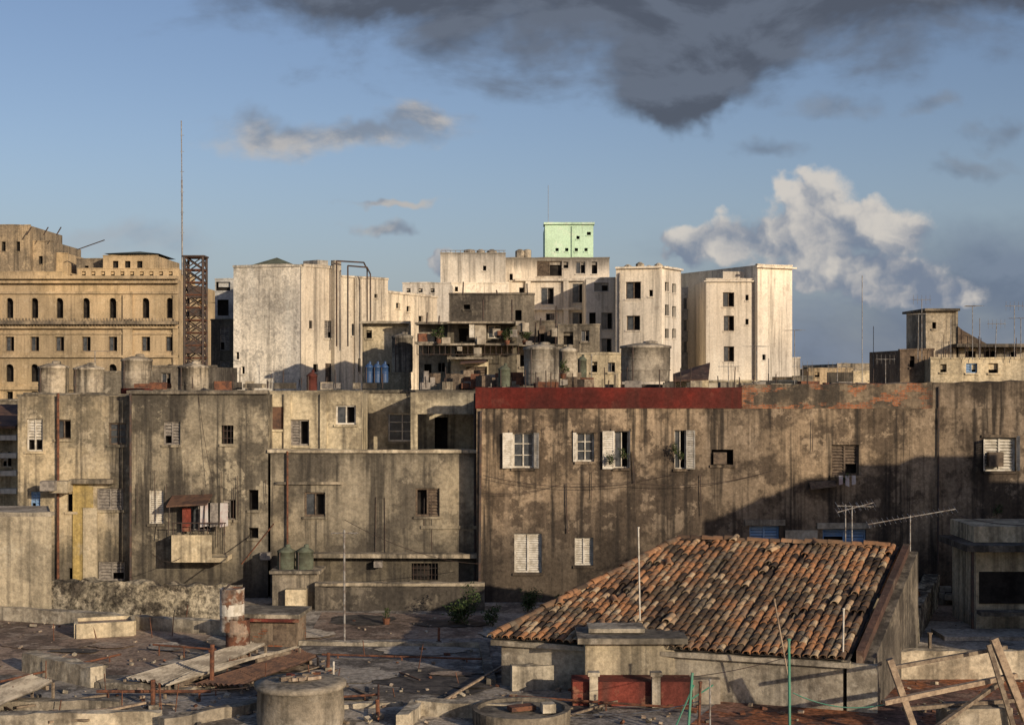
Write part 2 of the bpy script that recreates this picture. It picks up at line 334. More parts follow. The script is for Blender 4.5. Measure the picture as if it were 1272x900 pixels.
def block(o,A,B,depth,z0,z1,mat,ops=(),rops=(),lops=(),roof='conc',par=.5,smat=None,cop=True,dep=.16):
    """rectangular building volume: front face A->B, parapet walled flat roof"""
    smat=smat or mat
    P,L,d,n=facade(o,A,B,z0,z1,mat,ops,dep)
    C=P(L,0,-depth); Dd=P(0,0,-depth)
    facade(o,B,(C.x,C.y),z0,z1,smat,rops,dep); facade(o,(C.x,C.y),(Dd.x,Dd.y),z0,z1,smat); facade(o,(Dd.x,Dd.y),A,z0,z1,smat,lops,dep)
    t=.2; zr=z1-par
    o.quad('roof_deck',roof,P(t,zr,-t),P(L-t,zr,-t),P(L-t,zr,-depth+t),P(t,zr,-depth+t))
    ring=[(0,0),(L,0),(L,-depth),(0,-depth)]; ins=[(t,-t),(L-t,-t),(L-t,-depth+t),(t,-depth+t)]
    for i in range(4):
        j=(i+1)%4
        o.quad('parapet',mat,P(ring[i][0],z1,ring[i][1]),P(ring[j][0],z1,ring[j][1]),P(ins[j][0],z1,ins[j][1]),P(ins[i][0],z1,ins[i][1]))
        o.quad('parapet',mat,P(ins[i][0],z1,ins[i][1]),P(ins[j][0],z1,ins[j][1]),P(ins[j][0],zr,ins[j][1]),P(ins[i][0],zr,ins[i][1]))
    if cop:
        a=P(-.03,0,-.1); b=P(L+.03,0,-.1)
        o.rough_strip('coping',mat,a,b,z1+.003,z1+.09,.3,.03,.8)
    return P,L
def bk(o,px0,px1,D,ytop,depth,mat,ops=(),z0=0.0,D2=None,**k):
    return block(o,XY(px0,D),XY(px1,D2 or D),depth,z0,Zz(ytop,D),mat,ops,**k)

# ------------------------------------------------------------------ props
def tank(x,y,z,r,h,mat='tank',name='water_tank',lid=True,base=None):
    o=Ob(name)
    if base: o.lathe('base',base,(x,y,z),[(r*1.03,0),(r*1.03,.22)]); z+=.22
    o.lathe('shell',mat,(x,y,z),[(r*.97,0),(r*.99,h*.1),(r,h*.5),(r*1.0,h*.93),(r*1.05,h*.935),(r*1.05,h),(r*.5,h+.1),(r*.3,h+.13)],wob=.03)
    o.lathe('hatch',mat,(x+r*.2,y,z+h+.08),[(r*.3,0),(r*.3,.12),(r*.1,.15)],12)
    for q in (.33,.66): o.lathe('hoop',mat,(x,y,z+h*q),[(r*1.0,-.02),(r*1.025,-.015),(r*1.025,.015),(r*1.0,.02)])
    o.tube('outlet_pipe','iron',(x-r*.6,y-r*.95,z),(x-r*.6,y-r*.9,z+h*.95),.025,5)
    o.done(smooth=('shell','hatch'))
def tankpx(px0,px1,yt,yb,D,**k):
    x=((px0+px1)/2-636)/F*D; r=(px1-px0)/2/F*D; z0=Zz(yb,D); z1=Zz(yt,D)
    tank(x,D+r,z0,r,z1-z0,**k)
def antenna(px,yb,yt,D,kind='yagi',name='tv_antenna',lean=0,boom=.9,ang=0):
    o=Ob(name); a=Wp(px,yb,D); b=Wp(px+lean,yt,D)
    o.tube('mast','pole',a,b,.018,5)
    if kind=='yagi':
        d=Vector((math.cos(ang),math.sin(ang),0)); e=Vector((-d.y,d.x,0))
        o.tube('boom','pole',b-d*boom*.4,b+d*boom*.6,.012,4)
        for i in range(6):
            q=b+d*boom*(-.4+i/5); l=.45-.04*i
            o.tube('elements','pole',q-e*l,q+e*l,.006,4)
    if kind=='t':
        o.tube('boom','pole',b-Vector((.45,0,0)),b+Vector((.45,0,0)),.012,4)
        for i in range(5): q=b+Vector((-.4+.2*i,0,0)); o.tube('elements','pole',q-Vector((0,0,.22)),q+Vector((0,0,.22)),.007,4)
    o.done()
def wire(pts,sag=.3,r=.012,name='overhead_cable',mat='iron'):
    o=Ob(name)
    for a,b in zip(pts,pts[1:]):
        a=Vector(a);b=Vector(b);pr=a
        for i in range(1,13):
            t=i/12; q=a.lerp(b,t)-Vector((0,0,sag*4*t*(1-t)))
            o.tube('cable',mat,pr,q,r,3,cap=False); pr=q
    o.done()
def plant(c,rad,n=160,name='potted_plant',leaf=.07,pot=False,h=1.0):
    o=Ob(name); c=Vector(c)
    if pot: o.lathe('pot','rust',c,[(.09,0),(.13,.2),(.14,.2)],10); c=c+Vector((0,0,.2))
    st=[]
    for i in range(7):
        t=U(0,6.28); tip=c+Vector((math.cos(t)*rad*U(.3,.9),math.sin(t)*rad*U(.3,.9),rad*h*U(.6,1.7))); st.append(tip)
        o.tube('stems','wood',c,tip,.012,4,.004)
    for i in range(n):
        tip=random.choice(st); q=c.lerp(tip,U(.35,1.1))+Vector((U(-1,1),U(-1,1),U(-1,1)))*rad*.28
        a=Vector((U(-1,1),U(-1,1),U(-.6,.6))).normalized()*leaf*U(.6,1.5); b=a.cross(Vector((U(-1,1),U(-1,1),1))).normalized()*leaf*.4
        o.quad('leaves','leaf',q-a,q+b,q+a,q-b)
    o.done()

# ================================================================== GROUND
g=Ob('ground'); g.quad('ground','ground',(-3000,-500,0),(3000,-500,0),(3000,6000,0),(-3000,6000,0)); g.done()

# ================================================================== LEFT ROW
o=Ob('weathered_apartment_building')
D1,D2=51.6,51.0
A,B=XY(22,D1),XY(162,D1)
facade(o,A,B,11,Zz(492,D1),'rowA',[(33,520,53,560,'louv_w'),(69,521,88,545,'half_d'),(135,525,157,552,'glass_d'),(120,606,153,633,'louv_g'),(38,610,50,633,'louv_b'),(122,697,155,721,'louv_g'),(83,613,95,635,'dark'),(85,705,96,719,'dark')])
block(o,XY(22,D1+.45),XY(162,D1+.45),9,11,Zz(493,D1),'rowA')
P,L,_,_=fr(XY(68,D1-.12),XY(90,D1-.12))
fbox(o,'stair_landing','cream',P,0,L,Zz(610,D1),Zz(596,D1),-.1,.6)
P,L,_,_=fr(XY(96,D1),XY(118,D1)); 
fbox(o,'ochre_wall','yellow',P,-.15,L*.9,Zz(630,D1),Zz(600,D1),.004,.06); fbox(o,'ochre_wall','yellow',P,-.15,L*.35,11.5,Zz(630,D1)-.003,.004,.06)
fbox(o,'lit_pier','cream',P,L*.35+.01,L+.1,11.5,Zz(630,D1)-.005,.004,.1)
fbox(o,'hood','conc',P,-.2,L+.75,Zz(600,D1)+.01,Zz(596,D1)+.05,.004,.35)
A,B=XY(162,D2),XY(333,D2)
facade(o,A,B,11,Zz(489,D2),'rowB',[(203,523,224,552,'louv_g'),(275,528,290,551,'grille'),(185,608,203,650,'closed_w'),(230,622,262,659,'half_g'),(309,608,321,633,'dark'),(277,620,293,645,'louv_g'),(309,655,321,668,'dark')])
block(o,XY(162,D2+.45),XY(333,D2+.45),9,11,Zz(490,D2),'rowB')
P,L,_,_=fr(A,B)
o.rough_strip('coping','conc',P(-.1,0,-.05),P(L,0,-.05),Zz(489,D2)+.003,Zz(486,D2)+.03,.4,.03)
facade(o,XY(162,D1),XY(162,D2),11,Zz(489,D2),'rowB')
u0=pf(A,B,222,600)[0]; u1=pf(A,B,288,600)[0]; zf=Zz(693,D2); zt=Zz(660,D2)
fbox(o,'balcony','cream',P,u0,u1,zf,zf+.16,.003,1.1)
fbox(o,'balcony','cream',P,u0,u1-.5,zf+.163,zt,1.0,1.1)
fbox(o,'balcony','rowD',P,u0,u0+.1,zf+.163,zt,.003,.995); 
for i in range(7): o.tube('balcony_rail','iron',P(u0+.05+i*(u1-u0-.1)/6,zt,1.05),P(u0+.05+i*(u1-u0-.1)/6,zt+.42,1.05),.015,4)
o.tube('balcony_rail','iron',P(u0,zt+.42,1.05),P(u1,zt+.42,1.05),.02,4)
for i in range(3):
    o.quad('balcony_laundry','cloth' if i!=1 else 'fgrey',P(u0+.95+i*.35,zt+1.1,.8),P(u0+1.22+i*.35,zt+1.1,.8),P(u0+1.24+i*.35,zt+.3,.85),P(u0+.95+i*.35,zt+.25,.85))
a0=pf(A,B,214,618)[0]; a1=pf(A,B,264,618)[0]
o.hexa('awning','rsheet',[P(a0,Zz(627,D2),.9),P(a1,Zz(624,D2),.9),P(a1,Zz(615,D2),0),P(a0,Zz(617,D2),0)],[P(a0,Zz(626,D2)+.03,.9),P(a1,Zz(623,D2)+.03,.9),P(a1,Zz(614,D2)+.03,0),P(a0,Zz(616,D2)+.03,0)])
for q in (a0+.1,a1-.1): o.tube('awning_post','iron',P(q,Zz(625,D2),.85),P(q,zt,1.0),.02,4)
fbox(o,'red_board','redwall',P,a0+.45,a0+.75,zt+.05,zt+.9,.35,.4)
D3=52.4
A,B=XY(333,D3),XY(450,D3)
facade(o,A,B,11,Zz(487,D3),'rowD',[(334,505,353,533,'dark'),(361,521,384,553,'louv_g'),(417,503,442,527,'half_w')])
block(o,XY(333,D3+.45),XY(450,D3+.45),8,11,Zz(488,D3),'rowD')
P,L,_,_=fr(A,B)
for px in (357,402): 
    u=pf(A,B,px,500)[0]; fbox(o,'pilaster','rowD',P,u-.12,u+.12,Zz(560,D3),Zz(489,D3),.003,.12)
u=pf(A,B,352,500)[0]; fbox(o,'door_leaf','rsheet',P,u-.5,u+.02,Zz(533,D3),Zz(505,D3),-.1,-.03)
facade(o,XY(333,D2),XY(333,D3),11,Zz(489,D3),'rowB')
D4=55.2
facade(o,XY(450,D3),XY(450,D4+.1),11,Zz(487,D3),'rowD')
A,B=XY(447,D4),XY(600,D4)
facade(o,A,B,11,Zz(488,D3)-.05,'rowD',[(482,513,517,548,'glass_w'),(540,518,556,557,'dark')])
block(o,XY(447,D4+.45),XY(600,D4+.45),6,11,Zz(488,D3)-.02,'rowB')
P,L,_,_=fr(XY(510,D3),XY(591,D3))
fbox(o,'loggia_beam','rowD',P,0,L,Zz(514,D3),Zz(487,D3)+.0,-.3,0)
fbox(o,'loggia_roof','conc',P,0,L,Zz(492,D3),Zz(490,D3),-2.6,-.31)
fbox(o,'loggia_post','rowD',P,.0,.25,Zz(560,D3),Zz(514,D3)-.003,-.29,-.02)
D5=51.0
A,B=XY(336,D5),XY(593,D5-.15)
P,L,_,_=facade(o,A,B,11,Zz(562,D5),'rowC',[(378,611,404,641,'half_d'),(516,606,546,641,'louv_d'),(511,699,544,720,'grille')])
block(o,(A[0],A[1]+.45),(B[0],B[1]+.45),3.2,11,Zz(564,D5),'rowC',par=.15)
o.rough_strip('coping','kerb',P(-.1,0,-.06),P(L,0,-.06),Zz(562,D5)+.003,Zz(558.5,D5)+.02,.34,.025,.5)
fbox(o,'ledge','conc',P,.7,L,Zz(690,D5),Zz(685,D5),.003,.55)
fbox(o,'ledge','conc',P,.2,2.6,Zz(601,D5),Zz(598,D5),.003,.12); fbox(o,'ledge','rowC',P,5.4,L,Zz(656,D5),Zz(652,D5),.003,.06)
for px,mm in ((162,'iron'),(357,'rust'),(72,'rust'),(590,'iron')):
    d=D2-.15 if px!=72 else D1-.15
    o.tube('downpipe',mm,Wp(px,488 if px!=357 else 560,d),Wp(px,735,d),.05 if px!=357 else .035,7)
for px,py,s in ((60,603,.5),(330,690,.35),(470,700,.3)):
    o.box('wall_box','fgrey',Wp(px,py,D2-.3),(s,.35,s*.7))
for i in range(14):
    px=U(170,580); y0=U(575,640); o.tube('conduit','iron',Wp(px,y0,D2-.12),Wp(px+U(-1,1),y0+U(20,80),D2-.12),.013,4)
o.done()

o=Ob('tank_platform'); c=T(365,756)
o.box('brick_pier','conc',(c.x,c.y+.6,12.6),(1.5,1.0,1.2)); o.box('slab','conc',(c.x+.05,c.y+.55,13.26),(1.75,1.3,.1)); o.box('lean_to','cream',(c.x+.1,c.y-.1,12.35),(.7,.4,.7))
o.done()
for dx in (-.34,.3): tank(c.x+dx,c.y+.5,13.31,.3,.62,mat='greentank')

# ================================================================== BIG WALL BUILDING
o=Ob('red_parapet_building')
DB=50.0; A,B=XY(592,DB),XY(1330,DB)
ops=[(637,537,663,581,'shut_w'),(716,537,738,573,'glass_w'),(763,535,781,581,'half_w'),(838,534,852,582,'half_w'),(884,558,911,577,'dark'),(1033,552,1067,590,'louv_d'),(1223,543,1262,585,'louv_w'),
     (639,662,673,711,'closed_w'),(714,667,737,702,'closed_w'),(931,653,968,672,'louv_b'),(1022,657,1076,674,'louv_b')]
zt=Zz(507,DB)
P,L,_,_=facade(o,A,B,11,zt,'big',ops,dep=.2)
xb=pf(A,B,921,500)[0]; xc=pf(A,B,1158,500)[0]
o.rough_strip('red_parapet','redband',P(-.04,0,-.125),P(xb,0,-.125),zt+.003,Zz(481,DB),.35,.015,.5)
o.rough_strip('brick_parapet','bigtop',P(xb+.01,0,-.14),P(xc,0,-.14),zt+.003,(Zz(478,DB),Zz(475,DB)),.3,.035,.4)
o.rough_strip('plaster_parapet','big',P(xc+.01,0,-.13),P(L,0,-.13),zt+.003,(Zz(475,DB),Zz(471,DB)),.3,.03,.4)
facade(o,XY(592,DB+14),A,11,zt,'big')
o.quad('roof_deck','concd',P(0,zt+.3,-.3),P(L,zt+.3,-.3),P(L,zt+.3,-14),P(0,zt+.3,-14))
facade(o,(P(L,0).x,P(L,0).y),(P(L,0,-14).x,P(L,0,-14).y),11,zt,'big')
fbox(o,'back_parapet','concd',P,0,L,zt+.301,zt+.75,-14,-13.8)
def leaf(u,z0,z1,w,ang,sg=1,mat='fwhite'):
    ca,sa=math.cos(ang),math.sin(ang)
    Q=lambda a,z,off:P(u+sg*a*ca,z,.02+a*sa+off)
    for a0,a1,c0,c1 in ((0,.05,z0,z1),(w-.05,w,z0,z1),(.05,w-.05,z0,z0+.06),(.05,w-.05,z1-.06,z1),(.05,w-.05,(z0+z1)/2-.03,(z0+z1)/2+.03)):
        o.hexa('shutters',mat,[Q(a0,c0,.03),Q(a1,c0,.03),Q(a1,c0,0),Q(a0,c0,0)],[Q(a0,c1,.03),Q(a1,c1,.03),Q(a1,c1,0),Q(a0,c1,0)])
    n=int((z1-z0)/.08)
    for i in range(n):
        z=z0+.04+i*(z1-z0-.08)/n
        o.quad('shutters',mat,Q(.05,z,.03),Q(w-.05,z,.03),Q(w-.05,z+.065,0),Q(.05,z+.065,0))
for px,y0,y1,w,ang,sg in ((763,582,535,.42,.15,-1),(852,582,534,.34,.5,1),(716,573,537,.12,.1,-1),(781,580,535,.12,1.2,1),(1223,584,545,.3,1.1,-1),(1262,584,541,.14,.9,1)):
    leaf(pf(A,B,px,500)[0],Zz(y0,DB),Zz(y1,DB),w,ang,sg)
for (a,b,c,d,k) in (ops[0],ops[1],ops[2],ops[6],ops[9],ops[10]):
    ua=pf(A,B,a,b)[0]; ub=pf(A,B,c,b)[0]; z=Zz(b,DB); fbox(o,'lintels','big',P,ua-.12,ub+.12,z+.003,z+.09,.003,.06)
for (a,b,c,d) in ((884,558,911,577),):
    ua=pf(A,B,a,b)[0]; ub=pf(A,B,c,b)[0]; fbox(o,'wall_unit','fwood',P,ua+.05,ub-.25,Zz(d,DB)+.03,Zz(b,DB)-.1,-.15,.12)
o.box('wall_unit','fwood',Wp(1236,570,DB-.1),(.5,.3,.5))
u=pf(A,B,1033,600)[0]; o.hexa('lean_board','fwood',[P(u-.8,Zz(607,DB),.35),P(u+.1,Zz(603,DB),.35),P(u+.1,Zz(598,DB),.02),P(u-.8,Zz(600,DB),.02)],[P(u-.8,Zz(606,DB)+.02,.35),P(u+.1,Zz(602,DB)+.02,.35),P(u+.1,Zz(597,DB)+.02,.02),P(u-.8,Zz(599,DB)+.02,.02)])
for px,y0,y1,r in ((597,510,730,.05),(703,600,662,.02),(1166,480,700,.035),(870,590,640,.015),(786,560,600,.02),(735,585,620,.012),(1010,520,560,.012)):
    o.tube('wall_pipe','iron',Wp(px,y0,DB-.08),Wp(px+U(-2,2),y1,DB-.08),r,6)
for a,b,c,d in ((925,645,975,652),(1015,649,1082,656),(975,658,1015,674)):
    ua=pf(A,B,a,b)[0]; ub=pf(A,B,c,b)[0]; fbox(o,'pale_trim','kerb',P,ua,ub,Zz(d,DB),Zz(b,DB),.004,.09)
o.done()
wire([Wp(600,590,49.7),Wp(790,600,49.5),Wp(960,584,49.7)],.25)
wire([Wp(600,612,49.7),Wp(700,600,49.6),Wp(840,588,49.8)],.15,.008)
for px,py in ((757,577),(775,570),(846,572),(838,564),(1050,600),(1238,640)): plant(Wp(px,py,DB-.3),.22,120,'window_plant',.05)
o=Ob('hanging_laundry')
for i in range(3):
    a=Wp(1042+i*8,590,49.6); o.quad('cloth%d'%i,'cloth',a,a+Vector((.14,0,0)),a+Vector((.13,-.05,-.3-.1*(i%2))),a+Vector((0,-.03,-.34)))
o.tube('line','iron',Wp(1033,590,49.6),Wp(1075,590,49.6),.008,3)
o.done()

# ================================================================== LEFT EDGE WALLS
o=Ob('garden_wall')
A,B=XY(-60,46.5),XY(64,46.5)
facade(o,A,B,11,Zz(641,46.5),'cream'); P,L,_,_=fr(A,B)
facade(o,B,(B[0]-1.5,B[1]+4.2),11,Zz(641,46.5),'cream')
o.rough_strip('coping','kerb',P(0,0,-.15),P(L,0,-.15),Zz(641,46.5)+.003,Zz(636,46.5),.3,.02,.5)
o.quad('deck','floorl',P(0,Zz(641,46.5)-.05,-.1),P(L,Zz(641,46.5)-.05,-.1),P(L-1.5,Zz(641,46.5)-.05,-4.3),P(0,Zz(641,46.5)-.05,-4.3))
o.done()
o=Ob('stone_wall')
a=T(64,767);b=T(300,767)
o.rough_strip('wall','stone',a,b,11.9,(Zz(717,47),Zz(727,47)),.45,.09,.22); o.done()
o=Ob('white_stair_house')
bk(o,-80,24,58,531,6,'cream',[(2,560,14,580,'louv_w')],roof='conc')
P,L,_,_=fr(XY(-60,57.6),XY(24,57.6))
for i in range(4): fbox(o,'balcony_band','white4',P,0,L,Zz(540+i*22+6,57.6),Zz(540+i*22,57.6),.01,.35)
o.hexa('tiled_canopy','rsheet',[P(0,Zz(531,58),.5),P(L,Zz(531,58),.5),P(L,Zz(505,60),-2.5),P(0,Zz(505,60),-2.5)],[P(0,Zz(528,58),.5),P(L,Zz(528,58),.5),P(L,Zz(502,60),-2.5),P(0,Zz(502,60),-2.5)])
o.done()
o=Ob('mouldy_parapet_wall')
o.rough_strip('wall','concd',T(392,757),T(602,757),11.9,(Zz(728,48.4),Zz(727,48.4)),.3,.03,.4)
o.rough_strip('cap','conc',T(392,757)+Vector((0,.02,0)),T(602,757)+Vector((0,.02,0)),Zz(728,48.4)+.035,Zz(724,48.4)+.02,.4,.02,.4)
o.done()

# ================================================================== ROOFTOP TANKS
for a,b,yt in ((42,79,455),(86,123,457),(146,184,453),(217,255,455)):
    tankpx(a,b,yt,489,56,base='redband' if a==146 else None)
o=Ob('parapet_wall'); o.rough_strip('wall','conc',XY(30,55.5),XY(130,55.5),18.6,Zz(470,55.5)-.55,.25,.02); o.done()
tankpx(651,695,431,479,57); tankpx(694,718,434,474,60); tankpx(774,836,429,474,60,name='water_tank'); 
tankpx(619,634,458,480,56,mat='greentank'); tankpx(380,393,466,486,56,mat='redwall',name='painted_drum'); tankpx(718,729,446,474,62,mat='greentank')
for i,px in enumerate((458,468,477)): tankpx(px-5,px+5,455,475,62,mat='bluetank')

# ================================================================== RADIO MAST
o=Ob('radio_mast'); Dm=78; cx=(243-636)/F*Dm; w=.5; z0=Zz(470,Dm)-3; z1=Zz(320,Dm)
cs=[(cx-w,Dm-w),(cx+w,Dm-w),(cx+w,Dm+w),(cx-w,Dm+w)]
n=14
for x,y in cs: o.tube('legs','iron',(x,y,z0),(x,y,z1),.07,5)
for i in range(n):
    a=z0+(z1-z0)*i/n; b=z0+(z1-z0)*(i+1)/n
    for k in range(4):
        p=cs[k];q=cs[(k+1)%4]
        o.tube('bracing','rust',(*p,b),(*q,b),.04,4); o.tube('bracing','iron',(*p,a),(*q,b),.035,4); o.tube('bracing','iron',(*q,a),(*p,b),.035,4)
o.box('platform','iron',(cx,Dm,z1+.05),(1.2,1.2,.08))
for q,s_ in ((1.9,.8),(3.0,.5),(4.9,.85),(6.1,.6)): o.box('equipment','iron',(cx+U(-.1,.1),Dm-.1,z1-q),(s_,.8,s_*.8))
ax=(229-636)/F*Dm
o.tube('whip','pole',(ax,Dm-w,z1-1),(ax-.02,Dm-w,Zz(225,Dm)),.045,5); o.tube('whip','pole',(ax-.02,Dm-w,Zz(225,Dm)),(ax-.05,Dm-w,Zz(152,Dm)),.028,5)
for py in (170,190,215,240,265,290): o.tube('whip_rungs','pole',(ax-.1,Dm-w,Zz(py,Dm)),(ax+.1,Dm-w,Zz(py,Dm)),.012,4)
o.done()

# ================================================================== ORNATE HOTEL LEFT
o=Ob('ornate_stone_hotel'); Dh=132
def hops(rows,xs):
    r=[]
    for (y0,y1,k,w) in rows:
        for x in xs: r.append((x-w/2,y0,x+w/2,y1,k))
    return r
xs=(-20,12,43,74,107,140,181,211)
A,B=XY(-120,Dh),XY(222,Dh)
ops=hops([(370,395,'arch',9),(418,436,'half_d',11),(452,474,'arch',10)],xs)
ops+=[(x-4,486,x+4,500,'dark') for x in xs]
P,L=block(o,A,B,26,0,Zz(348,Dh),'tan',ops,dep=.35,roof='tand')
def band(y0,y1,pr,a=0,b=None,mat='tan'): fbox(o,'cornice',mat,P,a,b or L,Zz(y1,Dh),Zz(y0,Dh),.004,pr)
band(343,347,.9);band(348,352,.5);band(362,365,.2);band(399,403,.9,mat='tand');band(405,408,.4);band(413,415,.15);band(441,444,.3);band(480,484,.3)
for i in range(90): u=i*L/90; fbox(o,'dentils','tan',P,u,u+.14,Zz(405,Dh),Zz(403,Dh)-.01,.01,.55)
for x in (160,222,-5,): 
    u=pf(A,B,x,400)[0]; fbox(o,'pilaster','tan',P,max(0,u-.5),min(L,u+.4),0,Zz(366,Dh),.005,.25)
for x in [k for k in range(-118,222,4)]:
    u=pf(A,B,x,400)[0]; fbox(o,'balustrade','tand',P,u,u+.12,Zz(399,Dh)+.01,Zz(396,Dh)+.05,.5,.62)
C=XY(268,146)
facade(o,B,C,0,Zz(352,Dh),'tan',[(232,420,238,437,'dark'),(232,455,238,472,'dark'),(250,422,256,438,'dark'),(246,372,251,392,'arch')],dep=.3)
o.quad('roof_deck','tand',P(L,Zz(352,Dh)-.01),Vector((*C,Zz(352,Dh)-.01)),Vector((C[0]-8,C[1]+6,Zz(352,Dh)-.01)),P(L,Zz(352,Dh)-.01,-25))
bk(o,-60,37,138,280,10,'tand',[(2,300,7,312,'dark'),(20,300,25,312,'dark')],z0=25); bk(o,37,66,139,300,9,'tand',[(48,318,53,328,'dark')],z0=25); bk(o,60,84,140,315,9,'tan',z0=25)
bk(o,-60,84,136.5,338,6,'tan',z0=25)
bk(o,95,130,140,322,8,'tand',[(105,330,110,338,'dark')],z0=25); bk(o,128,196,138,318,9,'tan',[(140,324,147,335,'dark'),(155,324,162,335,'dark'),(170,324,177,335,'dark')],z0=25); bk(o,96,222,136,334,7,'tan',hops([(337,343,'dark',5)],range(104,216,12)),z0=25)
P2,L2,_,_=fr(XY(134,138),XY(194,138)); z=Zz(317,138)
apex=P2(L2/2,Zz(309,138),-3)
for a,b in (((-.3,.3),(L2+.3,.3)),((L2+.3,.3),(L2+.3,-7)),((L2+.3,-7),(-.3,-7)),((-.3,-7),(-.3,.3))):
    o.quad('pyramid_roof','greentank',P2(a[0],z+.15,a[1]),P2(b[0],z+.15,b[1]),apex)
for x in (3,24,40): o.tube('roof_pipes','iron',Wp(x+30,292,137),Wp(x+36,282,137),.06,4)
o.tube('roof_pipes','iron',Wp(96,310,137),Wp(130,298,137),.05,4)
o.done()

o=Ob('low_rooftop_house'); bk(o,190,268,64,456,5,'concd',[(200,463,212,478,'half_g'),(225,463,236,478,'dark')],z0=10); bk(o,120,196,70,463,6,'conc',z0=10); bk(o,-30,60,68,498,6,'conc',z0=10); o.done()
o=Ob('pink_narrow_house'); bk(o,267,300,95,347,12,'greyblue',[(270,372,284,392,'dark'),(268,350,286,361,'dark'),(274,402,286,418,'half_g'),(274,432,286,446,'half_g')]); 
bk(o,262,300,91,398,10,'rowD',[(273,405,285,435,'louv_g'),(273,448,285,470,'louv_g')]);o.done()

# ================================================================== WHITE BLOCK
o=Ob('white_apartment_block')
A,B,C=XY(290,85.8),XY(373,85),XY(482,90)
zt=Zz(331,85)
P,L,_,_=facade(o,A,B,0,zt,'white1',[(293,437,297,446,'dark'),(300,455,304,464,'dark')])
Bm=(B[0]+(C[0]-B[0])*.42,B[1]+(C[1]-B[1])*.42); zt2=Zz(345,88)
PR,LR,_,_=facade(o,B,Bm,0,zt,'white2',[(403,398,413,420,'louv_g'),(404,451,415,477,'louv_d'),(389,452,395,462,'dark'),(377,352,380,356,'dark'),(384,398,388,408,'dark')])
PR2,LR2,_,_=facade(o,Bm,C,0,zt2,'white2',[(437,402,444,417,'half_g'),(459,405,466,420,'dark'),(440,445,448,462,'dark'),(465,365,469,370,'dark')])
o.quad('walls','white2',Vector((*Bm,zt2)),PR(LR,zt2,-6),PR(LR,zt,-6),Vector((*Bm,zt)))
PB=P(0,0,-16); facade(o,(PB.x,PB.y),A,0,zt,'white1'); PC=PR2(LR2,0,-6)
facade(o,C,(PC.x,PC.y),0,zt2,'white2')
o.quad('roof_deck','conc',P(0,zt-.4),P(L,zt-.4),PR(LR,zt-.4),PR(LR,zt-.4,-9),Vector((PB.x,PB.y,zt-.4)))
o.quad('roof_deck','conc',PR2(0,zt2-.3),PR2(LR2,zt2-.3),PR2(LR2,zt2-.3,-6),PR2(0,zt2-.3,-6))
o.rough_strip('coping','white1',P(-.03,0,-.1),P(L,0,-.1),zt+.003,zt+.15,.35,.03,1)
o.rough_strip('coping','white2',PR(.2,0,-.1),PR(LR,0,-.1),zt+.003,zt+.15,.35,.05,1)
o.rough_strip('coping','white2',PR2(.2,0,-.1),PR2(LR2,0,-.1),zt2+.003,zt2+.15,.35,.05,1)
fbox(o,'pilaster','white2',PR,LR*.8,LR*.98,0,zt+.5,.004,.35); fbox(o,'pilaster','white2',PR,LR*.0,.35,0,zt,.004,.08); fbox(o,'pilaster','white2',PR2,LR2*.3,LR2*.36,0,zt2,.004,.15)
fbox(o,'attic','white1',PR,LR*.5,LR*.78,zt+.01,zt+.5,-1.6,-.2)
C2=XY(543,96); z2=Zz(366,92)
P3,L3,_,_=facade(o,C,C2,0,z2,'white2',[(492,376,497,383,'dark'),(505,380,510,387,'dark'),(520,392,526,402,'dark'),(488,418,495,430,'half_g'),(525,420,532,432,'dark')])
o.rough_strip('coping','white2',P3(0,0,-.1),P3(L3,0,-.1),z2+.003,z2+.15,.35,.04,1)
PB3=P3(L3,0,-14); facade(o,C2,(PB3.x,PB3.y),0,z2,'white2'); o.quad('roof_deck','conc',P3(0,z2-.3),P3(L3,z2-.3),P3(L3,z2-.3,-14),P3(0,z2-.3,-14))
for a,b,yt in ((418,452,324),(432,456,330)):
    p0=Wp(a,yt,86);p1=Wp(b,yt+2,87); 
    o.tube('pipe_frame','iron',p0,p1,.05,5); o.tube('pipe_frame','iron',p1,Wp(b+4,yt+10,87.3),.05,5); o.tube('pipe_frame','iron',Wp(b+4,yt+10,87.3),Wp(b+4,400 if a==418 else 440,87.3),.045,5); o.tube('pipe_frame','iron',p0,Wp(a,430,86),.05,5)
hx,hy=XY(344,90); 
o.box('hut','tand',(hx,hy,zt+.0),(2.3,2.3,.7)); 
ap=Vector((hx,hy,zt+.95)); q=[Vector((hx+a*1.35,hy+b*1.35,zt+.38)) for a,b in ((-1,-1),(1,-1),(1,1),(-1,1))]
for i in range(4): o.quad('hut_roof','greentank',q[i],q[(i+1)%4],ap)
o.done()
o=Ob('cream_low_house'); bk(o,450,508,77,401,1.6,'cream',[(455,455,466,470,'dark'),(478,452,484,462,'dark'),(455,410,462,420,'dark')],z0=8)
P,L,_,_=fr(XY(450,76.9),XY(508,76.9)); fbox(o,'cornice','kerb',P,-.1,L+.1,Zz(402,77),Zz(399,77),0,.4); o.done()
tankpx(486,512,417,462,74)

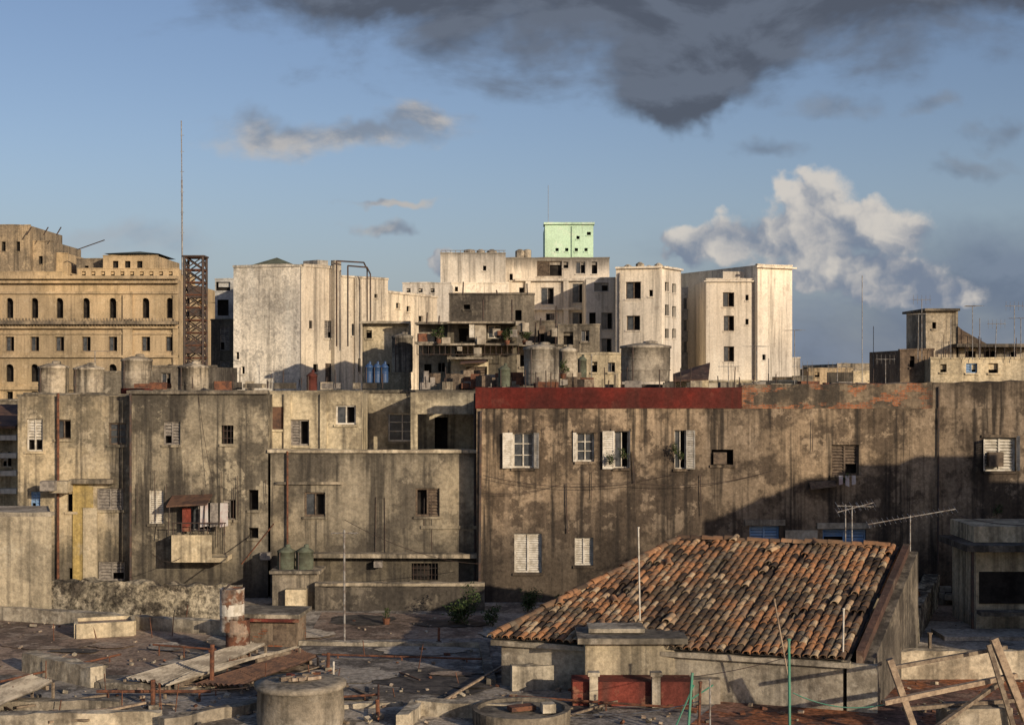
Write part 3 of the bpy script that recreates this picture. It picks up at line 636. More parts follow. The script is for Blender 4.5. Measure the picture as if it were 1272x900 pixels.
# ================================================================== WHITE OFFICE COMPLEX
o=Ob('white_office_building')
bk(o,547,628,112,315,18,'white3',[(556,352,560,358,'dark'),(600,330,604,336,'dark'),(575,380,582,392,'half_g')],par=.8)
bk(o,626,757,114,321,20,'white4',[(667,324,698,343,'louv_d'),(672,357,688,378,'half_g'),(711,352,727,376,'half_g'),(678,389,689,404,'louv_g'),(711,388,727,404,'half_g'),(740,352,748,370,'dark'),(633,340,637,348,'dark'),(645,357,651,368,'dark'),(700,325,706,333,'dark'),(715,325,727,340,'half_g'),(735,325,742,340,'dark'),(655,417,665,430,'dark'),(712,415,727,430,'half_g')])
bk(o,540,632,109,352,2.8,'white3',[(552,356,556,362,'dark'),(565,356,569,362,'dark')],z0=5,par=.2)
P,L,_,_=fr(XY(640,113.9),XY(757,113.9))
for y in (346,382,410): fbox(o,'slab_band','white4',P,0,L,Zz(y+3,113.9),Zz(y,113.9),0,.25)
for x in (656,703,731): u=pf(XY(640,113.9),XY(757,113.9),x,400)[0]; fbox(o,'fin','white4',P,u-.2,u+.2,0,Zz(347,113.9),0,.2)
bk(o,728,766,108,346,14,'white4',[(738,351,756,362,'half_g'),(747,388,761,409,'half_g'),(732,388,740,402,'dark'),(747,420,760,438,'half_g')],smat='white3')
A,B,C=XY(765,104),XY(822,103),XY(846,106); z=Zz(334,104)
ops=[(777,350,796,371,'half_d'),(778,392,795,410,'half_d'),(806,360,811,368,'dark')]
facade(o,A,B,0,z,'white4',ops,dep=.25); facade(o,B,C,0,z,'white4',[(826,350,831,362,'dark'),(835,352,840,364,'dark'),(826,378,831,392,'dark'),(835,380,840,394,'dark'),(826,408,831,420,'dark'),(835,408,840,420,'dark')],dep=.25)
facade(o,C,(C[0],C[1]+12),0,z,'white4'); facade(o,XY(765,118),A,0,z,'white3'); o.quad('roof_deck','conc',Vector((*A,z-.4)),Vector((*B,z-.4)),Vector((*C,z-.4)),Vector((C[0],C[1]+12,z-.4)),Vector((*XY(765,118),z-.4)))
o.rough_strip('coping','white4',A,B,z+.003,z+.15,.4,.03,1); o.rough_strip('coping','white4',B,C,z+.003,z+.15,.4,.03,1)
P,L,_,_=fr(A,B); u=pf(A,B,770,400)[0]; o.tube('downpipe','fgrey',P(u,0,.12),P(u,z-.3,.12),.07,5)
for i,x in enumerate((780,795,806,818,829)): 
    h=.5+.2*(i%2); p=Wp(x,333,105.5+i*.4); o.lathe('roof_tanks','tank',(p.x,p.y,z-.2),[(.3,0),(.32,h),(.1,h+.15)],12)
bk(o,845,880,118,358,10,'greyblue',[(x,y,x+8,y+14,'half_g') for x in (849,862) for y in (370,397,424)])
bk(o,877,941,110,347,12,'white4',[(898,363,912,381,'half_d'),(899,392,912,411,'half_d'),(899,430,912,449,'half_d'),(926,366,930,373,'dark'),(926,396,930,403,'dark')],dep=.25)
bk(o,941,984,109.5,329,13,'white4',[(947,440,951,447,'dark')],D2=111); 
P,L,_,_=fr(XY(898,111),XY(928,111)); fbox(o,'attic','white4',P,0,L,Zz(350,111),Zz(337,111),-4,0)
P,L,_,_=fr(XY(940,109.5),XY(984.5,111)); fbox(o,'cornice','white4',P,-.2,L+.2,Zz(333,110),Zz(331,110),.004,.3); 
P,L,_,_=fr(XY(877,110),XY(941,110)); fbox(o,'cornice','white4',P,-.2,L,Zz(350,110),Zz(348.5,110),.004,.2); o.tube('downpipe','fgrey',P(L-.3,0,.12),P(L-.3,Zz(350,110),.12),.07,5)
bk(o,983,994,113,445,8,'white3')
for x,w in ((583,14),(597,10),(611,13),(646,12),(655,10)):
    p=Wp(x,322,116); o.lathe('roof_tanks','tank',(p.x,p.y,Zz(326,115)),[(w/2/F*116,0),(w/2/F*116,.9+R()*.2),(.15,1.15)],14)
for x in range(548,628,6): o.tube('roof_rail','pole',Wp(x,314,112),Wp(x,311,112),.025,4)
o.tube('roof_rail','pole',Wp(548,311,112),Wp(628,311,112),.025,4)
o.done()
o=Ob('mint_penthouse')
bk(o,677,737,117,279,7,'mint',[(690,308,694,312,'dark'),(702,308,706,312,'dark'),(714,308,718,312,'dark'),(726,308,730,312,'dark'),(716,293,720,297,'dark'),(729,288,734,292,'dark')],z0=26,par=.3,roof='mint',cop=False)
P,L,_,_=fr(XY(677,117),XY(737,117))
fbox(o,'rib','mint',P,L*.55,L*.57,26,Zz(281,117),.003,.1)
fbox(o,'cap','mint',P,-.1,L+.1,Zz(279,117)+.01,Zz(277,117)+.05,-2,.2)
o.done()
antenna(681,280,230,117,'none')

# ================================================================== ROOFTOP DWELLINGS CENTRE
o=Ob('rooftop_dwelling')
bk(o,558,664,72,366,6,'concd',[(640,385,648,398,'dark'),(576,378,584,384,'dark')],z0=10,par=.2)
bk(o,520,560,66,402,6,'conc',[(526,425,534,440,'half_g'),(540,408,552,424,'dark'),(527,452,536,470,'dark'),(544,450,553,462,'louv_g')],z0=10)
bk(o,556,642,64,402,5,'rowD',[(570,405,600,424,'dark'),(606,404,622,420,'half_w'),(577,452,606,478,'dark'),(626,408,636,420,'dark'),(560,430,570,446,'half_g')],z0=10,par=.2)
bk(o,560,606,62,446,2.0,'cream',[(579,455,605,478,'louv_d')],z0=10,par=.1)
bk(o,640,672,67,428,4,'conc',[(646,440,653,455,'dark')],z0=10)
bk(o,664,690,74,400,5,'concd',[(668,410,676,424,'dark')],z0=10)
bk(o,693,745,70,404,5,'conc',[(700,412,712,428,'dark'),(722,410,732,424,'half_g')],z0=10)
bk(o,700,772,66,440,5,'cream',[(735,449,742,462,'dark'),(755,450,764,462,'half_g')],z0=10)
for a,b,y,D_ in ((516,560,425,65.4),(556,645,400,63.4),(516,562,401,65.5),(556,612,444,61.6),(640,700,428,66.4),(520,645,427,63.2)):
    P,L,_,_=fr(XY(a,D_),XY(b,D_)); fbox(o,'overhang','conc',P,0,L,Zz(y+2,D_),Zz(y-.5,D_),-1.2,.5)
for x in range(518,645,7): o.tube('railing','iron',Wp(x,440,62.8),Wp(x,428,62.8),.015,4)
o.tube('railing','iron',Wp(518,440,62.8),Wp(645,440,62.8),.018,4)
P,L,_,_=fr(XY(590,63.2),XY(640,63.2)); fbox(o,'sheet_wall','sheet',P,0,.5,Zz(424,63.2),Zz(402,63.2),0,.05); fbox(o,'sheet_wall','fwhite',P,-.25,-.02,Zz(419,63),Zz(399,63),.1,.15)
for x,y0,y1 in ((530,402,388),(545,402,392),(575,366,350),(600,402,372),(636,400,372),(664,430,400),(655,366,352),(618,366,360),(670,428,395),(690,430,380)):
    o.tube('pipes','iron',Wp(x,y0,63.5),Wp(x+U(-2,2),y1,63.5),.03,4)
for i in range(40):
    x=U(522,770); y=U(468,480); o.box('clutter',random.choice(['conc','rust','fgrey','cream','wood','fwood']),Wp(x,y,U(57,61)),(U(.15,.6),U(.2,.6),U(.2,.7)),U(0,3))
for i in range(18):
    x=U(522,690); y=U(396,445); o.box('clutter',random.choice(['fgrey','fwood','sheet','rust']),Wp(x,y,U(62.6,63)),(U(.15,.4),.3,U(.15,.4)),U(-.3,.3))
o.hexa('lean_to','rsheet',[Wp(572,452,60),Wp(604,450,60),Wp(604,447,61.5),Wp(572,449,61.5)],[Wp(572,451,60),Wp(604,449,60),Wp(604,446,61.5),Wp(572,448,61.5)])
o.done()
for px,py,D_ in ((545,426,62.5),(630,428,62.5),(700,470,58),(652,428,63)): plant(Wp(px,py,D_),.3,150,'potted_plant',.07,True)
o=Ob('tiled_lean_to'); o.hexa('roof','darkred',[Wp(836,474,60),Wp(880,472,60),Wp(882,452,63),Wp(836,466,63)],[Wp(836,472,60),Wp(880,470,60),Wp(882,450,63),Wp(836,464,63)]); o.box('wall','cream',Wp(858,478,61.5),(1.5,.3,.5)); 
o.done()
o=Ob('rooftop_clutter')
for i in range(90):
    x=U(165,1120); D_=U(54,60)
    if R()<.6: o.tube('posts','iron',Wp(x,482,D_),Wp(x+U(-1,1),U(455,474),D_),.02,4)
    else: o.box('junk',random.choice(['conc','concd','rust','fgrey','kerb']),Wp(x,479,D_),(U(.2,.9),.4,U(.15,.4)),U(-.3,.3))
o.done()

# ================================================================== RIGHT SIDE BACKGROUND
o=Ob('brown_rooftop_house')
bk(o,1118,1160,70,435,6,'brown',[(1130,442,1136,456,'dark')],z0=12); bk(o,1150,1190,71,386,3.5,'conc',[(1158,400,1163,408,'dark')],z0=12,par=.2,smat='conc')
bk(o,1156,1290,69,446,5,'cream',[(1168,452,1176,462,'dark'),(1200,451,1214,463,'louv_b'),(1228,451,1240,463,'dark')],z0=12)
bk(o,1188,1290,71,431,5,'conc',[(1200,436,1212,445,'dark'),(1222,436,1238,445,'dark'),(1250,436,1262,445,'half_g')],z0=12,par=.1)
P,L,_,_=fr(XY(1185,70.5),XY(1290,70.5)); fbox(o,'overhang','concd',P,0,L,Zz(431,70.5),Zz(427,70.5),-3,.5)
P,L,_,_=fr(XY(1148,70.8),XY(1192,70.8)); fbox(o,'overhang','concd',P,0,L,Zz(386,70.8),Zz(383,70.8),-4,.1)
o.hexa('raking_wall','brown',[Wp(1190,432,70.9),Wp(1235,432,70.9),Wp(1235,432,71.2),Wp(1190,432,71.2)],[Wp(1190,405,70.9),Wp(1196,410,70.9),Wp(1196,410,71.2),Wp(1190,405,71.2)])
for i in range(14): x=U(1120,1270); o.tube('rods','iron',Wp(x,446,69),Wp(x+U(-1,1),U(415,436),69),.018,4)
o.done()
for x,y,k,l in ((1145,372,'t',0),(1208,380,'yagi',0),(1260,380,'t',0),(1236,402,'t',2),(1181,395,'none',0),(1140,390,'yagi',1),(1217,395,'none',0),(1268,395,'yagi',0)):
    antenna(x,446,y,68.5,k,lean=l,ang=U(0,3))
for x,y,D_,k in ((1071,342,66,'none'),(987,410,70,'yagi'),(1085,405,75,'none'),(940,430,60,'yagi'),(735,440,58,'yagi'),(955,445,62,'none'),(997,455,60,'t'),(1100,446,66,'t'),(322,452,60,'none'),(340,460,60,'t'),(118,436,58,'yagi'),(1040,455,64,'t'),(905,455,60,'t')):
    antenna(x,480,y,D_,k,ang=U(0,3))
o=Ob('distant_city_blocks')
x=900
while x<1330:
    w=U(12,34); D_=U(180,320); yt=U(452,464); bk(o,x,x+w,D_,yt,12,random.choice(['cream','conc','tand','greyblue','rowD']),[(x+w*.3,yt+5,x+w*.5,yt+9,'dark')],cop=False); x+=w*U(.7,1.1)
x=-60
while x<700:
    w=U(15,40); D_=U(200,300); bk(o,x,x+w,D_,U(440,462),12,random.choice(['cream','conc','tand']),cop=False); x+=w
o.done()
o=Ob('low_blocks'); 
bk(o,1005,1060,120,458,8,'tand',[(1012,462,1018,468,'dark'),(1030,462,1036,468,'dark')],z0=0); bk(o,1060,1122,95,462,8,'cream',[(1080,466,1088,472,'dark')],z0=0); bk(o,985,1010,100,468,8,'conc',z0=0); bk(o,840,990,80,474,6,'cream',z0=0);bk(o,1040,1100,140,452,8,'conc',z0=0); o.done()
o=Ob('grey_link_house'); bk(o,500,560,102,352,8,'white3',[(505,358,510,363,'dark'),(520,358,525,363,'dark'),(535,358,540,363,'dark')],z0=0); bk(o,536,560,104,372,6,'white3',[(540,380,546,390,'dark')],z0=0);o.done()

# ================================================================== UNSEEN BUILDING ADDED OUT OF FRAME (tops stepped to shape the shadow on the big wall)
o=Ob('offscreen_shadow_building')
for x0,x1,zz in ((18.7,20.6,20.1),(20.61,22.4,20.9),(22.41,24.4,21.4),(24.41,27.0,21.7),(27.01,34,20.8)):
    block(o,(x0,34),(x1,34),2.4,0,zz,'rowB',[],par=.4)
o.done()

# ================================================================== TERRACES (foreground roofs)
o=Ob('rooftop_terrace')
z=TZ
o.hexa('deck','floorg',[(-30,18,0),(17,18,0),(17,51.4,0),(-30,51.4,0)],[(-30,18,z),(17,18,z),(17,51.4,z),(-30,51.4,z)])
def sheet(mat,pts,dz=.005,part='screed'):
    o.quad(part,mat,*[Vector((p.x,p.y,TZ+dz)) for p in [T(*q) for q in pts]])
sheet('floorr',[(-60,838),(180,838),(255,795),(285,772),(-60,762)],.005)
sheet('floorl',[(-60,764),(64,768),(280,780),(350,760),(120,753),(-60,750)],.009)
sheet('floorr',[(380,795),(600,792),(600,764),(400,760)],.006)
sheet('redfloor',[(850,905),(1400,905),(1400,838),(1060,838),(900,865)],.007)
sheet('floorr',[(1130,770),(1300,775),(1300,705),(1160,705)],.006)
def blob(px,py,rx,ry,mat,dz):
    n=40; pts=[]
    for i in range(n):
        t=2*math.pi*i/n; k=1+.35*mnoise.noise(Vector((math.cos(t)*1.5+px,math.sin(t)*1.5,py)))+.2*mnoise.noise(Vector((math.cos(t)*5+px,math.sin(t)*5,py)))
        p=T(px+rx*k*math.cos(t),py-ry*k*math.sin(t)); pts.append(Vector((p.x,p.y,TZ+dz)))
    o.quad('patch',mat,*pts)
blob(548,848,72,15,'bitumen',.014); blob(450,770,40,7,'bitumen',.018); blob(340,830,60,14,'bitumen',.012); blob(520,808,60,6,'floorl',.022); blob(760,870,60,10,'floorl',.02); blob(250,858,30,6,'floorl',.026); blob(690,880,60,9,'bitumen',.03); blob(60,800,60,7,'floorr',.033)
blob(440,838,50,9,'floorl',.03);blob(560,775,40,5,'bitumen',.034)
for i in range(20):
    blob(U(0,640),U(775,895),U(10,34),U(2,6),random.choice(['bitumen','floorl','floorg','floorr']),.038+i*.001)
o.done()
def lowwall(name,a,b,h,w,mat='kerb',jit=.03,z0=TZ-.02):
    o=Ob(name); o.rough_strip('wall',mat,a,b,z0,TZ+h,w,jit,.3); o.done()
lowwall('low_parapet',T(-60,765),T(285,788),.42,.3)
lowwall('low_parapet',T(372,800),T(600,803),.12,.25)
lowwall('low_parapet',T(600,803),T(610,850),.15,.25,'conc')
lowwall('low_parapet',T(36,832),T(122,852),.5,.45)
lowwall('low_parapet',T(122,852),T(240,862),.16,.3,'conc')
lowwall('low_parapet',T(500,905),T(518,886),.32,.3); lowwall('low_parapet',T(518,886),T(648,892),.34,.35)
lowwall('low_parapet',T(200,905),T(330,880),.25,.3,'conc')
lowwall('low_parapet',T(-40,880),T(150,880),.22,.3,'conc')
lowwall('low_parapet',T(-40,902),T(200,898),.3,.3)
lowwall('low_parapet',T(635,856),T(722,853),.62,.35)
lowwall('low_parapet',T(1062,842),T(1400,842),.75,.3)
lowwall('low_parapet',T(410,880),T(500,875),.1,.2)
lowwall('dividing_wall',T(1122,812),T(1172,722),.95,.5,'stone',.07)
lowwall('dividing_wall',T(1165,790),T(1300,790),.12,1.4,'floorl',.01)
def openbox(name,c,dx,dy,h,rot,mat,wall=.12):
    o=Ob(name); c=Vector(c); m=Matrix.Rotation(rot,3,'Z')
    for a,b,w,d in ((0,-dy/2,dx,wall),(0,dy/2,dx,wall),(-dx/2,0,wall,dy-wall*1.01),(dx/2,0,wall,dy-wall*1.01)):
        o.box('sides',mat,c+m@Vector((a,b,h/2)),(w,d,h+U(-.02,.02)),rot)
    o.box('fill','floorr',c+Vector((0,0,h*.4)),(dx-wall*1.02,dy-wall*1.02,h*.75),rot); o.done()
p=T(130,787); openbox('masonry_planter',p,1.7,1.1,.45,.32,'cream')
o=Ob('rooftop_shed'); p=T(335,803)
o.box('walls','brickw',(p.x,p.y+.7,12.42),(1.65,1.3,.86),-.1); o.box('slab','conc',(p.x,p.y+.65,12.92),(1.95,1.6,.12),-.1); o.box('slab_edge','redwall',(p.x,p.y-.16,12.81),(1.8,.05,.09),-.1); o.box('block','kerb',(p.x-.9,p.y+1.7,12.4),(.9,.9,.8),-.1)
o.box('door','fwood',(p.x+.3,p.y+.03,12.4),(.4,.05,.7),-.1)
o.done()
def barrel(name,x,y,z,r,h,mat,band=None):
    o=Ob(name); o.lathe('body',mat,(x,y,z),[(r*.96,0),(r,.04),(r,h*.32),(r*1.04,h*.335),(r,h*.35),(r,h*.65),(r*1.04,h*.665),(r,h*.68),(r,h*.97),(r*1.03,h),(r*.95,h),(r*.93,h-.04)],22,.03)
    if band: o.lathe('painted_band',band,(x,y,z+h*.38),[(r*1.012,0),(r*1.012,h*.26)],22)
    o.tube('spout','iron',(x-r*.5,y-r*.9,z+h),(x-r*.2,y,z+h+.1),.03,5); o.done(smooth=('body',))
p=T(283,798,.55); barrel('oil_drum',p.x,p.y+.6,12.78,.34,1.2,'wbarrel','fwhite')
p=T(298,815); barrel('oil_drum',p.x,p.y-.3,TZ,.34,1.12,'rbarrel')
p=T(369,905); o=Ob('cistern'); o.lathe('shell','conc',(p.x,p.y+.5,11.9),[(.97,0),(1.0,.3),(.98,.95),(1.05,.96),(1.05,1.06),(.8,1.08),(.5,1.1)],36,.02)
for i in range(16): o.box('debris',random.choice(['rust','debris','redwall','wood']),(p.x+U(-.35,.35),p.y+.5+U(-.3,.3),13.05+U(0,.06)),(U(.1,.35),U(.08,.2),U(.04,.12)),U(0,3))
o.done(smooth=('shell',))
p=T(648,908); o=Ob('cistern'); o.lathe('shell','concd',(p.x,p.y+.6,11.9),[(1.1,0),(1.12,.42),(1.12,.5),(1.0,.5),(.98,.42),(.5,.42)],32,.03)
o.box('debris','rust',(p.x,p.y+.6,12.4),(.6,.3,.1),.4); o.box('debris','kerb',(p.x+.6,p.y+.4,12.45),(.3,.3,.2),.2); o.done()
def corr(name,pts,mat,n,amp=.035,extra=None):
    a,b,c,d=[Vector(p) for p in pts]
    o=Ob(name); vs=[];fs=[];m=n*4
    for i in range(m+1):
        t=i/m; k=amp*math.sin(t*n*2*math.pi)
        for s_ in (0,.25,.5,.75,1): 
            vs.append(a.lerp(b,t).lerp(d.lerp(c,t),s_)+Vector((0,0,k+.02*math.sin(s_*9+t*5))))
    for i in range(m):
        for j in range(4): q=i*5+j; fs.append((q,q+5,q+6,q+1))
    o.add('sheet',mat,vs,fs)
    for p in (a,b,c,d): o.tube('prop','wood',p-Vector((0,0,.02)),(p.x,p.y,TZ-.02),.04,5)
    o.beam('purlin','wood',a.lerp(d,.1)-Vector((0,0,.09)),b.lerp(c,.1)-Vector((0,0,.09)),.08,.1); o.beam('purlin','wood',a.lerp(d,.9)-Vector((0,0,.09)),b.lerp(c,.9)-Vector((0,0,.09)),.08,.1)
    o.done()
corr('corrugated_lean_to',[T(205,852,.3),T(250,830,.3),T(372,803,.45),T(330,812,.45)],'sheet',9)
corr('corrugated_lean_to',[T(240,850,.22),T(300,850,.22),T(395,815,.3),T(372,805,.3)],'rsheet',9)
corr('corrugated_lean_to',[T(155,842,.25),T(210,850,.25),T(330,800,.42),T(310,797,.42)],'sheet',9)
corr('corrugated_lean_to',[T(-50,868,.4),T(-10,880,.4),T(66,846,.55),T(40,838,.55)],'sheet',9)
o=Ob('timber_pile')
for a,b,w in (((60,896),(180,872),.12),((0,890),(110,894),.1),((20,878),(135,862),.1),((550,870),(625,826),.06),((175,846),(262,850),.08),((195,856),(300,846),.06),((0,868),(60,868),.1),((700,890),(850,845),.05)):
    p=T(*a,.12);q=T(*b,.15); o.beam('plank',random.choice(['wood','woodl']),p,q,w,.05)
for i in range(14):
    px=U(0,640); py=U(820,895); p=T(px,py,U(.03,.12)); a=U(0,3.1); q=p+Vector((math.cos(a),math.sin(a),U(-.02,.04)))*U(.4,1.4); o.beam('plank',random.choice(['wood','woodl','rsheet']),p,q,U(.04,.1),.03)
o.done()
o=Ob('rooftop_pipework')
for a,b,h,r in (((120,858),(262,858),.25,.04),((300,872),(470,862),.12,.03),((400,812),(600,818),.1,.03),((640,864),(870,880),.2,.03),((0,846),(150,812),.15,.03),((470,892),(470,850),.15,.025),((190,800),(268,806),.3,.03)):
    p=T(*a,h); q=T(*b,h); o.tube('pipe','rust',p,q,r,6); 
    for s_ in (.1,.5,.9): g_=p.lerp(q,s_); o.tube('stand','rust',g_,(g_.x,g_.y,TZ-.01),r*.7,5)
for i in range(30):
    p=T(*random.choice([(U(20,250),U(835,895)),(U(250,420),U(815,890)),(U(430,620),U(800,895)),(U(60,280),U(765,800))]))
    o.tube('rebar','rust',p,p+Vector((U(-.12,.12),U(-.1,.1),U(.2,.75))),.013,4)
o.done()
o=Ob('roof_debris')
for i in range(460):
    px,py=random.choice([(U(150,420),U(795,870)),(U(0,200),U(770,898)),(U(0,640),U(850,900)),(U(430,640),U(765,895)),(U(1140,1270),U(715,780)),(U(640,900),U(855,898)),(U(900,1270),U(845,898))])
    p=T(px,py,.02); s_=U(.03,.13)*U(.4,1.1); o.box('rubble',random.choice(['debris','debris','kerb','rust','wood','concd']),p+Vector((0,0,s_*.2)),(s_*U(.7,1.8),s_,s_*.6),U(0,3),(U(-.4,.4),U(-.4,.4)))
o.done()
o=Ob('concrete_block_pile')
for i in range(34):
    p=T(U(1165,1212),U(738,752)); o.box('block','kerb',p+Vector((0,0,.1+.2*(i%3))),(.4,.2,.19),U(-.5,.5)+(1.57 if R()<.3 else 0))
o.done()
for px,py,h,r,m in ((263,856,1.15,.06,'rust'),(190,880,.7,.06,'rust'),(428,800,3.4,.03,'pole'),(407,833,.5,.05,'rust'),(470,892,.45,.05,'rust'),(545,800,.5,.04,'rust'),(414,866,.9,.025,'fwhite')):
    p=T(px,py); o=Ob('iron_post'); o.tube('shaft',m,p,p+Vector((U(-.03,.03),0,h)),r,7); o.box('foot','conc',p+Vector((0,0,.05)),(r*4,r*4,.12),U(0,1)); 
    if h>3: o.tube('crossbar','pole',p+Vector((-.4,0,h-.1)),p+Vector((.4,0,h-.1)),.015,4); [o.tube('elements','pole',p+Vector((-.35+.17*i,-.3,h-.1)),p+Vector((-.35+.17*i,.3,h-.1)),.008,4) for i in range(5)]
    o.done()

# ================================================================== TILED HOUSE
Rz,Ez=15.15,13.25
E0=Vector((-.54,36.6,Ez)); E1=Vector((8.0,33.7,Ez)); R0=Vector((4.97,42,Rz)); R1=Vector((10.9,40.0,Rz))
e=(E1-E0).normalized(); gv=(E1-R1); Le=(E1-E0).length
nrm=e.cross(-gv).normalized(); nrm=nrm if nrm.z>0 else -nrm
o=Ob('tiled_roof_house')
lift=lambda v,k:v-nrm*k
o.quad('roof_underlay','bitumen',lift(E0,.03),lift(E1,.03),lift(R1,.03),lift(R0,.03))
Bk0=Vector((4.67,46.1,Ez)); Bk1=R1+Vector((1.6,3.5,Ez-Rz))
o.quad('roof_back','redfloor',lift(R1,.03),Bk1,Bk0,lift(R0,.03)); o.quad('roof_hip','redfloor',lift(E0,.03),lift(R0,.03),Bk0)
for a,b in ((E0,E1),(E1,Bk1),(Bk1,Bk0),(Bk0,E0)):
    cen=(E0+E1+Bk0+Bk1)/4; ins=lambda v:(v+(cen-v)*.045)
    p,q=ins(a),ins(b); P_,L_,_,_=fr((p.x,p.y),(q.x,q.y))
    fbox(o,'walls','kerb',P_,0,L_,11.9,Ez-.1,-.15,.1 if a is E0 else 0)
P_,L_,_,_=fr((E0.x,E0.y),(E1.x,E1.y)); 
o.rough_strip('eave_cornice','kerb',P_(0,0,-.15),P_(L_,0,-.15),Ez-.2,Ez-.08,.35,.02,.4)
nR=Vector((.947,-.32,0))
pa=R1+nR*.1; pb=E1+nR*.1+(R1-E1)*.04
o.hexa('rake_parapet','darkred',[Vector((pb.x,pb.y,Ez-.3)),Vector((pb.x,pb.y,Ez-.3))+nR*.18,Vector((pa.x,pa.y,12))+nR*.18,Vector((pa.x,pa.y,12))],[pb+Vector((0,0,.1)),pb+nR*.18+Vector((0,0,.1)),pa+nR*.18+Vector((0,0,.1)),pa+Vector((0,0,.1))])
o.hexa('side_wall','concd',[Vector((pb.x,pb.y,11.9))+nR*.181,Vector((pb.x,pb.y,11.9))+nR*.4,Vector((pa.x,pa.y,11.9))+nR*.4,Vector((pa.x,pa.y,11.9))+nR*.181],[pb+nR*.181+Vector((0,0,-.15)),pb+nR*.4+Vector((0,0,-.15)),pa+nR*.4+Vector((0,0,-.1)),pa+nR*.181+Vector((0,0,-.1))])
o.hexa('corner_pier','kerb',[Vector((pb.x-.25,pb.y-.1,11.9)),Vector((pb.x+.42,pb.y-.32,11.9)),Vector((pb.x+.5,pb.y-.04,11.9)),Vector((pb.x-.1,pb.y+.1,11.9))],[Vector((pb.x-.25,pb.y-.1,Ez-.12)),Vector((pb.x+.42,pb.y-.32,Ez-.12)),Vector((pb.x+.5,pb.y-.04,Ez-.12)),Vector((pb.x-.1,pb.y+.1,Ez-.12))])
par=o.done()
V=[];Fc=[];tint=[]
def addtile(base,up,side,n_,r0,r1,ln,t,seg=6,concave=False):
    o_=len(V)
    for k,(r,l) in enumerate(((r0,0),(r1,ln))):
        for i in range(seg+1):
            a=math.pi*i/seg
            q=base+up*l+side*(-math.cos(a)*r)+n_*((-1 if concave else 1)*math.sin(a)*r*.85)
            V.append(q)
    for i in range(seg): Fc.append((o_+i,o_+i+1,o_+seg+2+i,o_+seg+1+i)); tint.append(t)
    if not concave:
        o2=len(V)
        for i in range(seg+1):
            a=math.pi*i/seg; q=base+side*(-math.cos(a)*r0*.8)+n_*(math.sin(a)*r0*.66); V.append(q)
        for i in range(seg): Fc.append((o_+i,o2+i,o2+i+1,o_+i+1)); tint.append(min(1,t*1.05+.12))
up=(-gv).normalized(); SL=gv.length; pitch=.205; rowp=.33
hiplen=(R0-(E0-gv)).dot(e)
ncol=int(Le/pitch)
for c in range(ncol+1):
    s_=c*pitch; ml=SL*min(1,s_/hiplen) ; nr=int(ml/rowp)+1
    drift=U(-.02,.02)
    for r in range(nr):
        l=r*rowp
        if l>ml: break
        base=E0+e*(s_+drift+U(-.014,.014))+up*(l+U(-.03,.03))
        nz=mnoise.noise(Vector((c*.11,r*.28,1.3))); nz2=mnoise.noise(Vector((c*.3,r*.5,7)))
        hgt=l/SL
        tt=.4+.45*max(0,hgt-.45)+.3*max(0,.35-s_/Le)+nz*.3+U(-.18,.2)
        if nz2>.2 and R()<.8: tt=U(.0,.16)
        if R()<.16 and hgt<.6: tt=U(.85,1)
        elif R()<.06: tt=U(.85,1)
        if R()<.09: tt=U(.05,.2)
        sd=(e+up*U(-.05,.05)).normalized()
        if not (nz2>.4 and R()<.35):
            addtile(base+nrm*U(.0,.02),up*math.cos(.05)-nrm*.05,sd,nrm,.098,.080,.40,max(0,min(1,tt)))
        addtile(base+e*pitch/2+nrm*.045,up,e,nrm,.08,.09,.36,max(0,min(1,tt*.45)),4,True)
        if R()<.014: addtile(base+nrm*.09+e*.06,(up+e*U(-.6,.6)).normalized(),sd,nrm,.1,.085,.4,U(.6,1))
for a,b in ((R0,R1),(E0,R0)):
    d=(b-a); L_=d.length; d.normalize(); n_=int(L_/.33)
    sd=d.cross(Vector((0,0,1))).normalized(); nn=sd.cross(d).normalized()
    nn=nn if nn.z>0 else -nn
    for i in range(n_): addtile(a+d*(i*.33)+nn*U(.0,.06),(d+sd*U(-.08,.08)).normalized(),sd,nn,.13,.11,.4,U(.15,.8))
me=bpy.data.meshes.new('barrel_tiles'); cc=par.location; me.from_pydata([v-cc for v in V],[],Fc); me.materials.append(M['tile'])
at=me.attributes.new('tint','FLOAT','FACE'); at.data.foreach_set('value',tint)
ob=bpy.data.objects.new('barrel_tiles',me); sc.collection.objects.link(ob); ob.parent=par

o=Ob('rooftop_cistern_block'); p=T(783,838)
q=Wp(783,800,35.0)
o.box('walls','cream',(q.x,35.7,12.75),(2.2,1.1,1.3)); o.box('slab','conc',(q.x+.05,35.65,13.47),(2.7,1.6,.14)); o.box('slab2','kerb',(q.x-.3,35.9,13.62),(1.4,.9,.1))
o.box('red_plinth','redwall',(q.x,34.7,12.3),(2.9,.8,.6)); 
for dx in (-.95,.55): o.box('pier','kerb',(q.x+dx,34.2,12.4),(.2,.2,.75)); o.box('pier_cap','kerb',(q.x+dx,34.2,12.82),(.28,.28,.09))
o.box('step','conc',(q.x+1.8,34.9,12.3),(.7,.7,.6))
o.done()
o=Ob('yard_shed'); q=Wp(1245,700,45)
o.box('walls','cream',(q.x+.5,46,13.2),(2.8,2.4,2.6)); o.box('opening','void',(q.x+.2,44.78,13.3),(2.0,.04,1.0)); o.box('slab','concd',(q.x+.3,45.6,14.6),(3.4,3.0,.2)); o.box('slab_top','cream',(q.x+.6,46.2,14.95),(3.0,2.4,.5)); o.box('bench','conc',(q.x+.3,44.2,12.6),(2.6,.5,.12))
for dx in (-1.2,1.0): o.tube('post','iron',(q.x+dx,44.2,12),(q.x+dx,44.2,14.5),.05,6)
o.done()
o=Ob('timber_trestle')
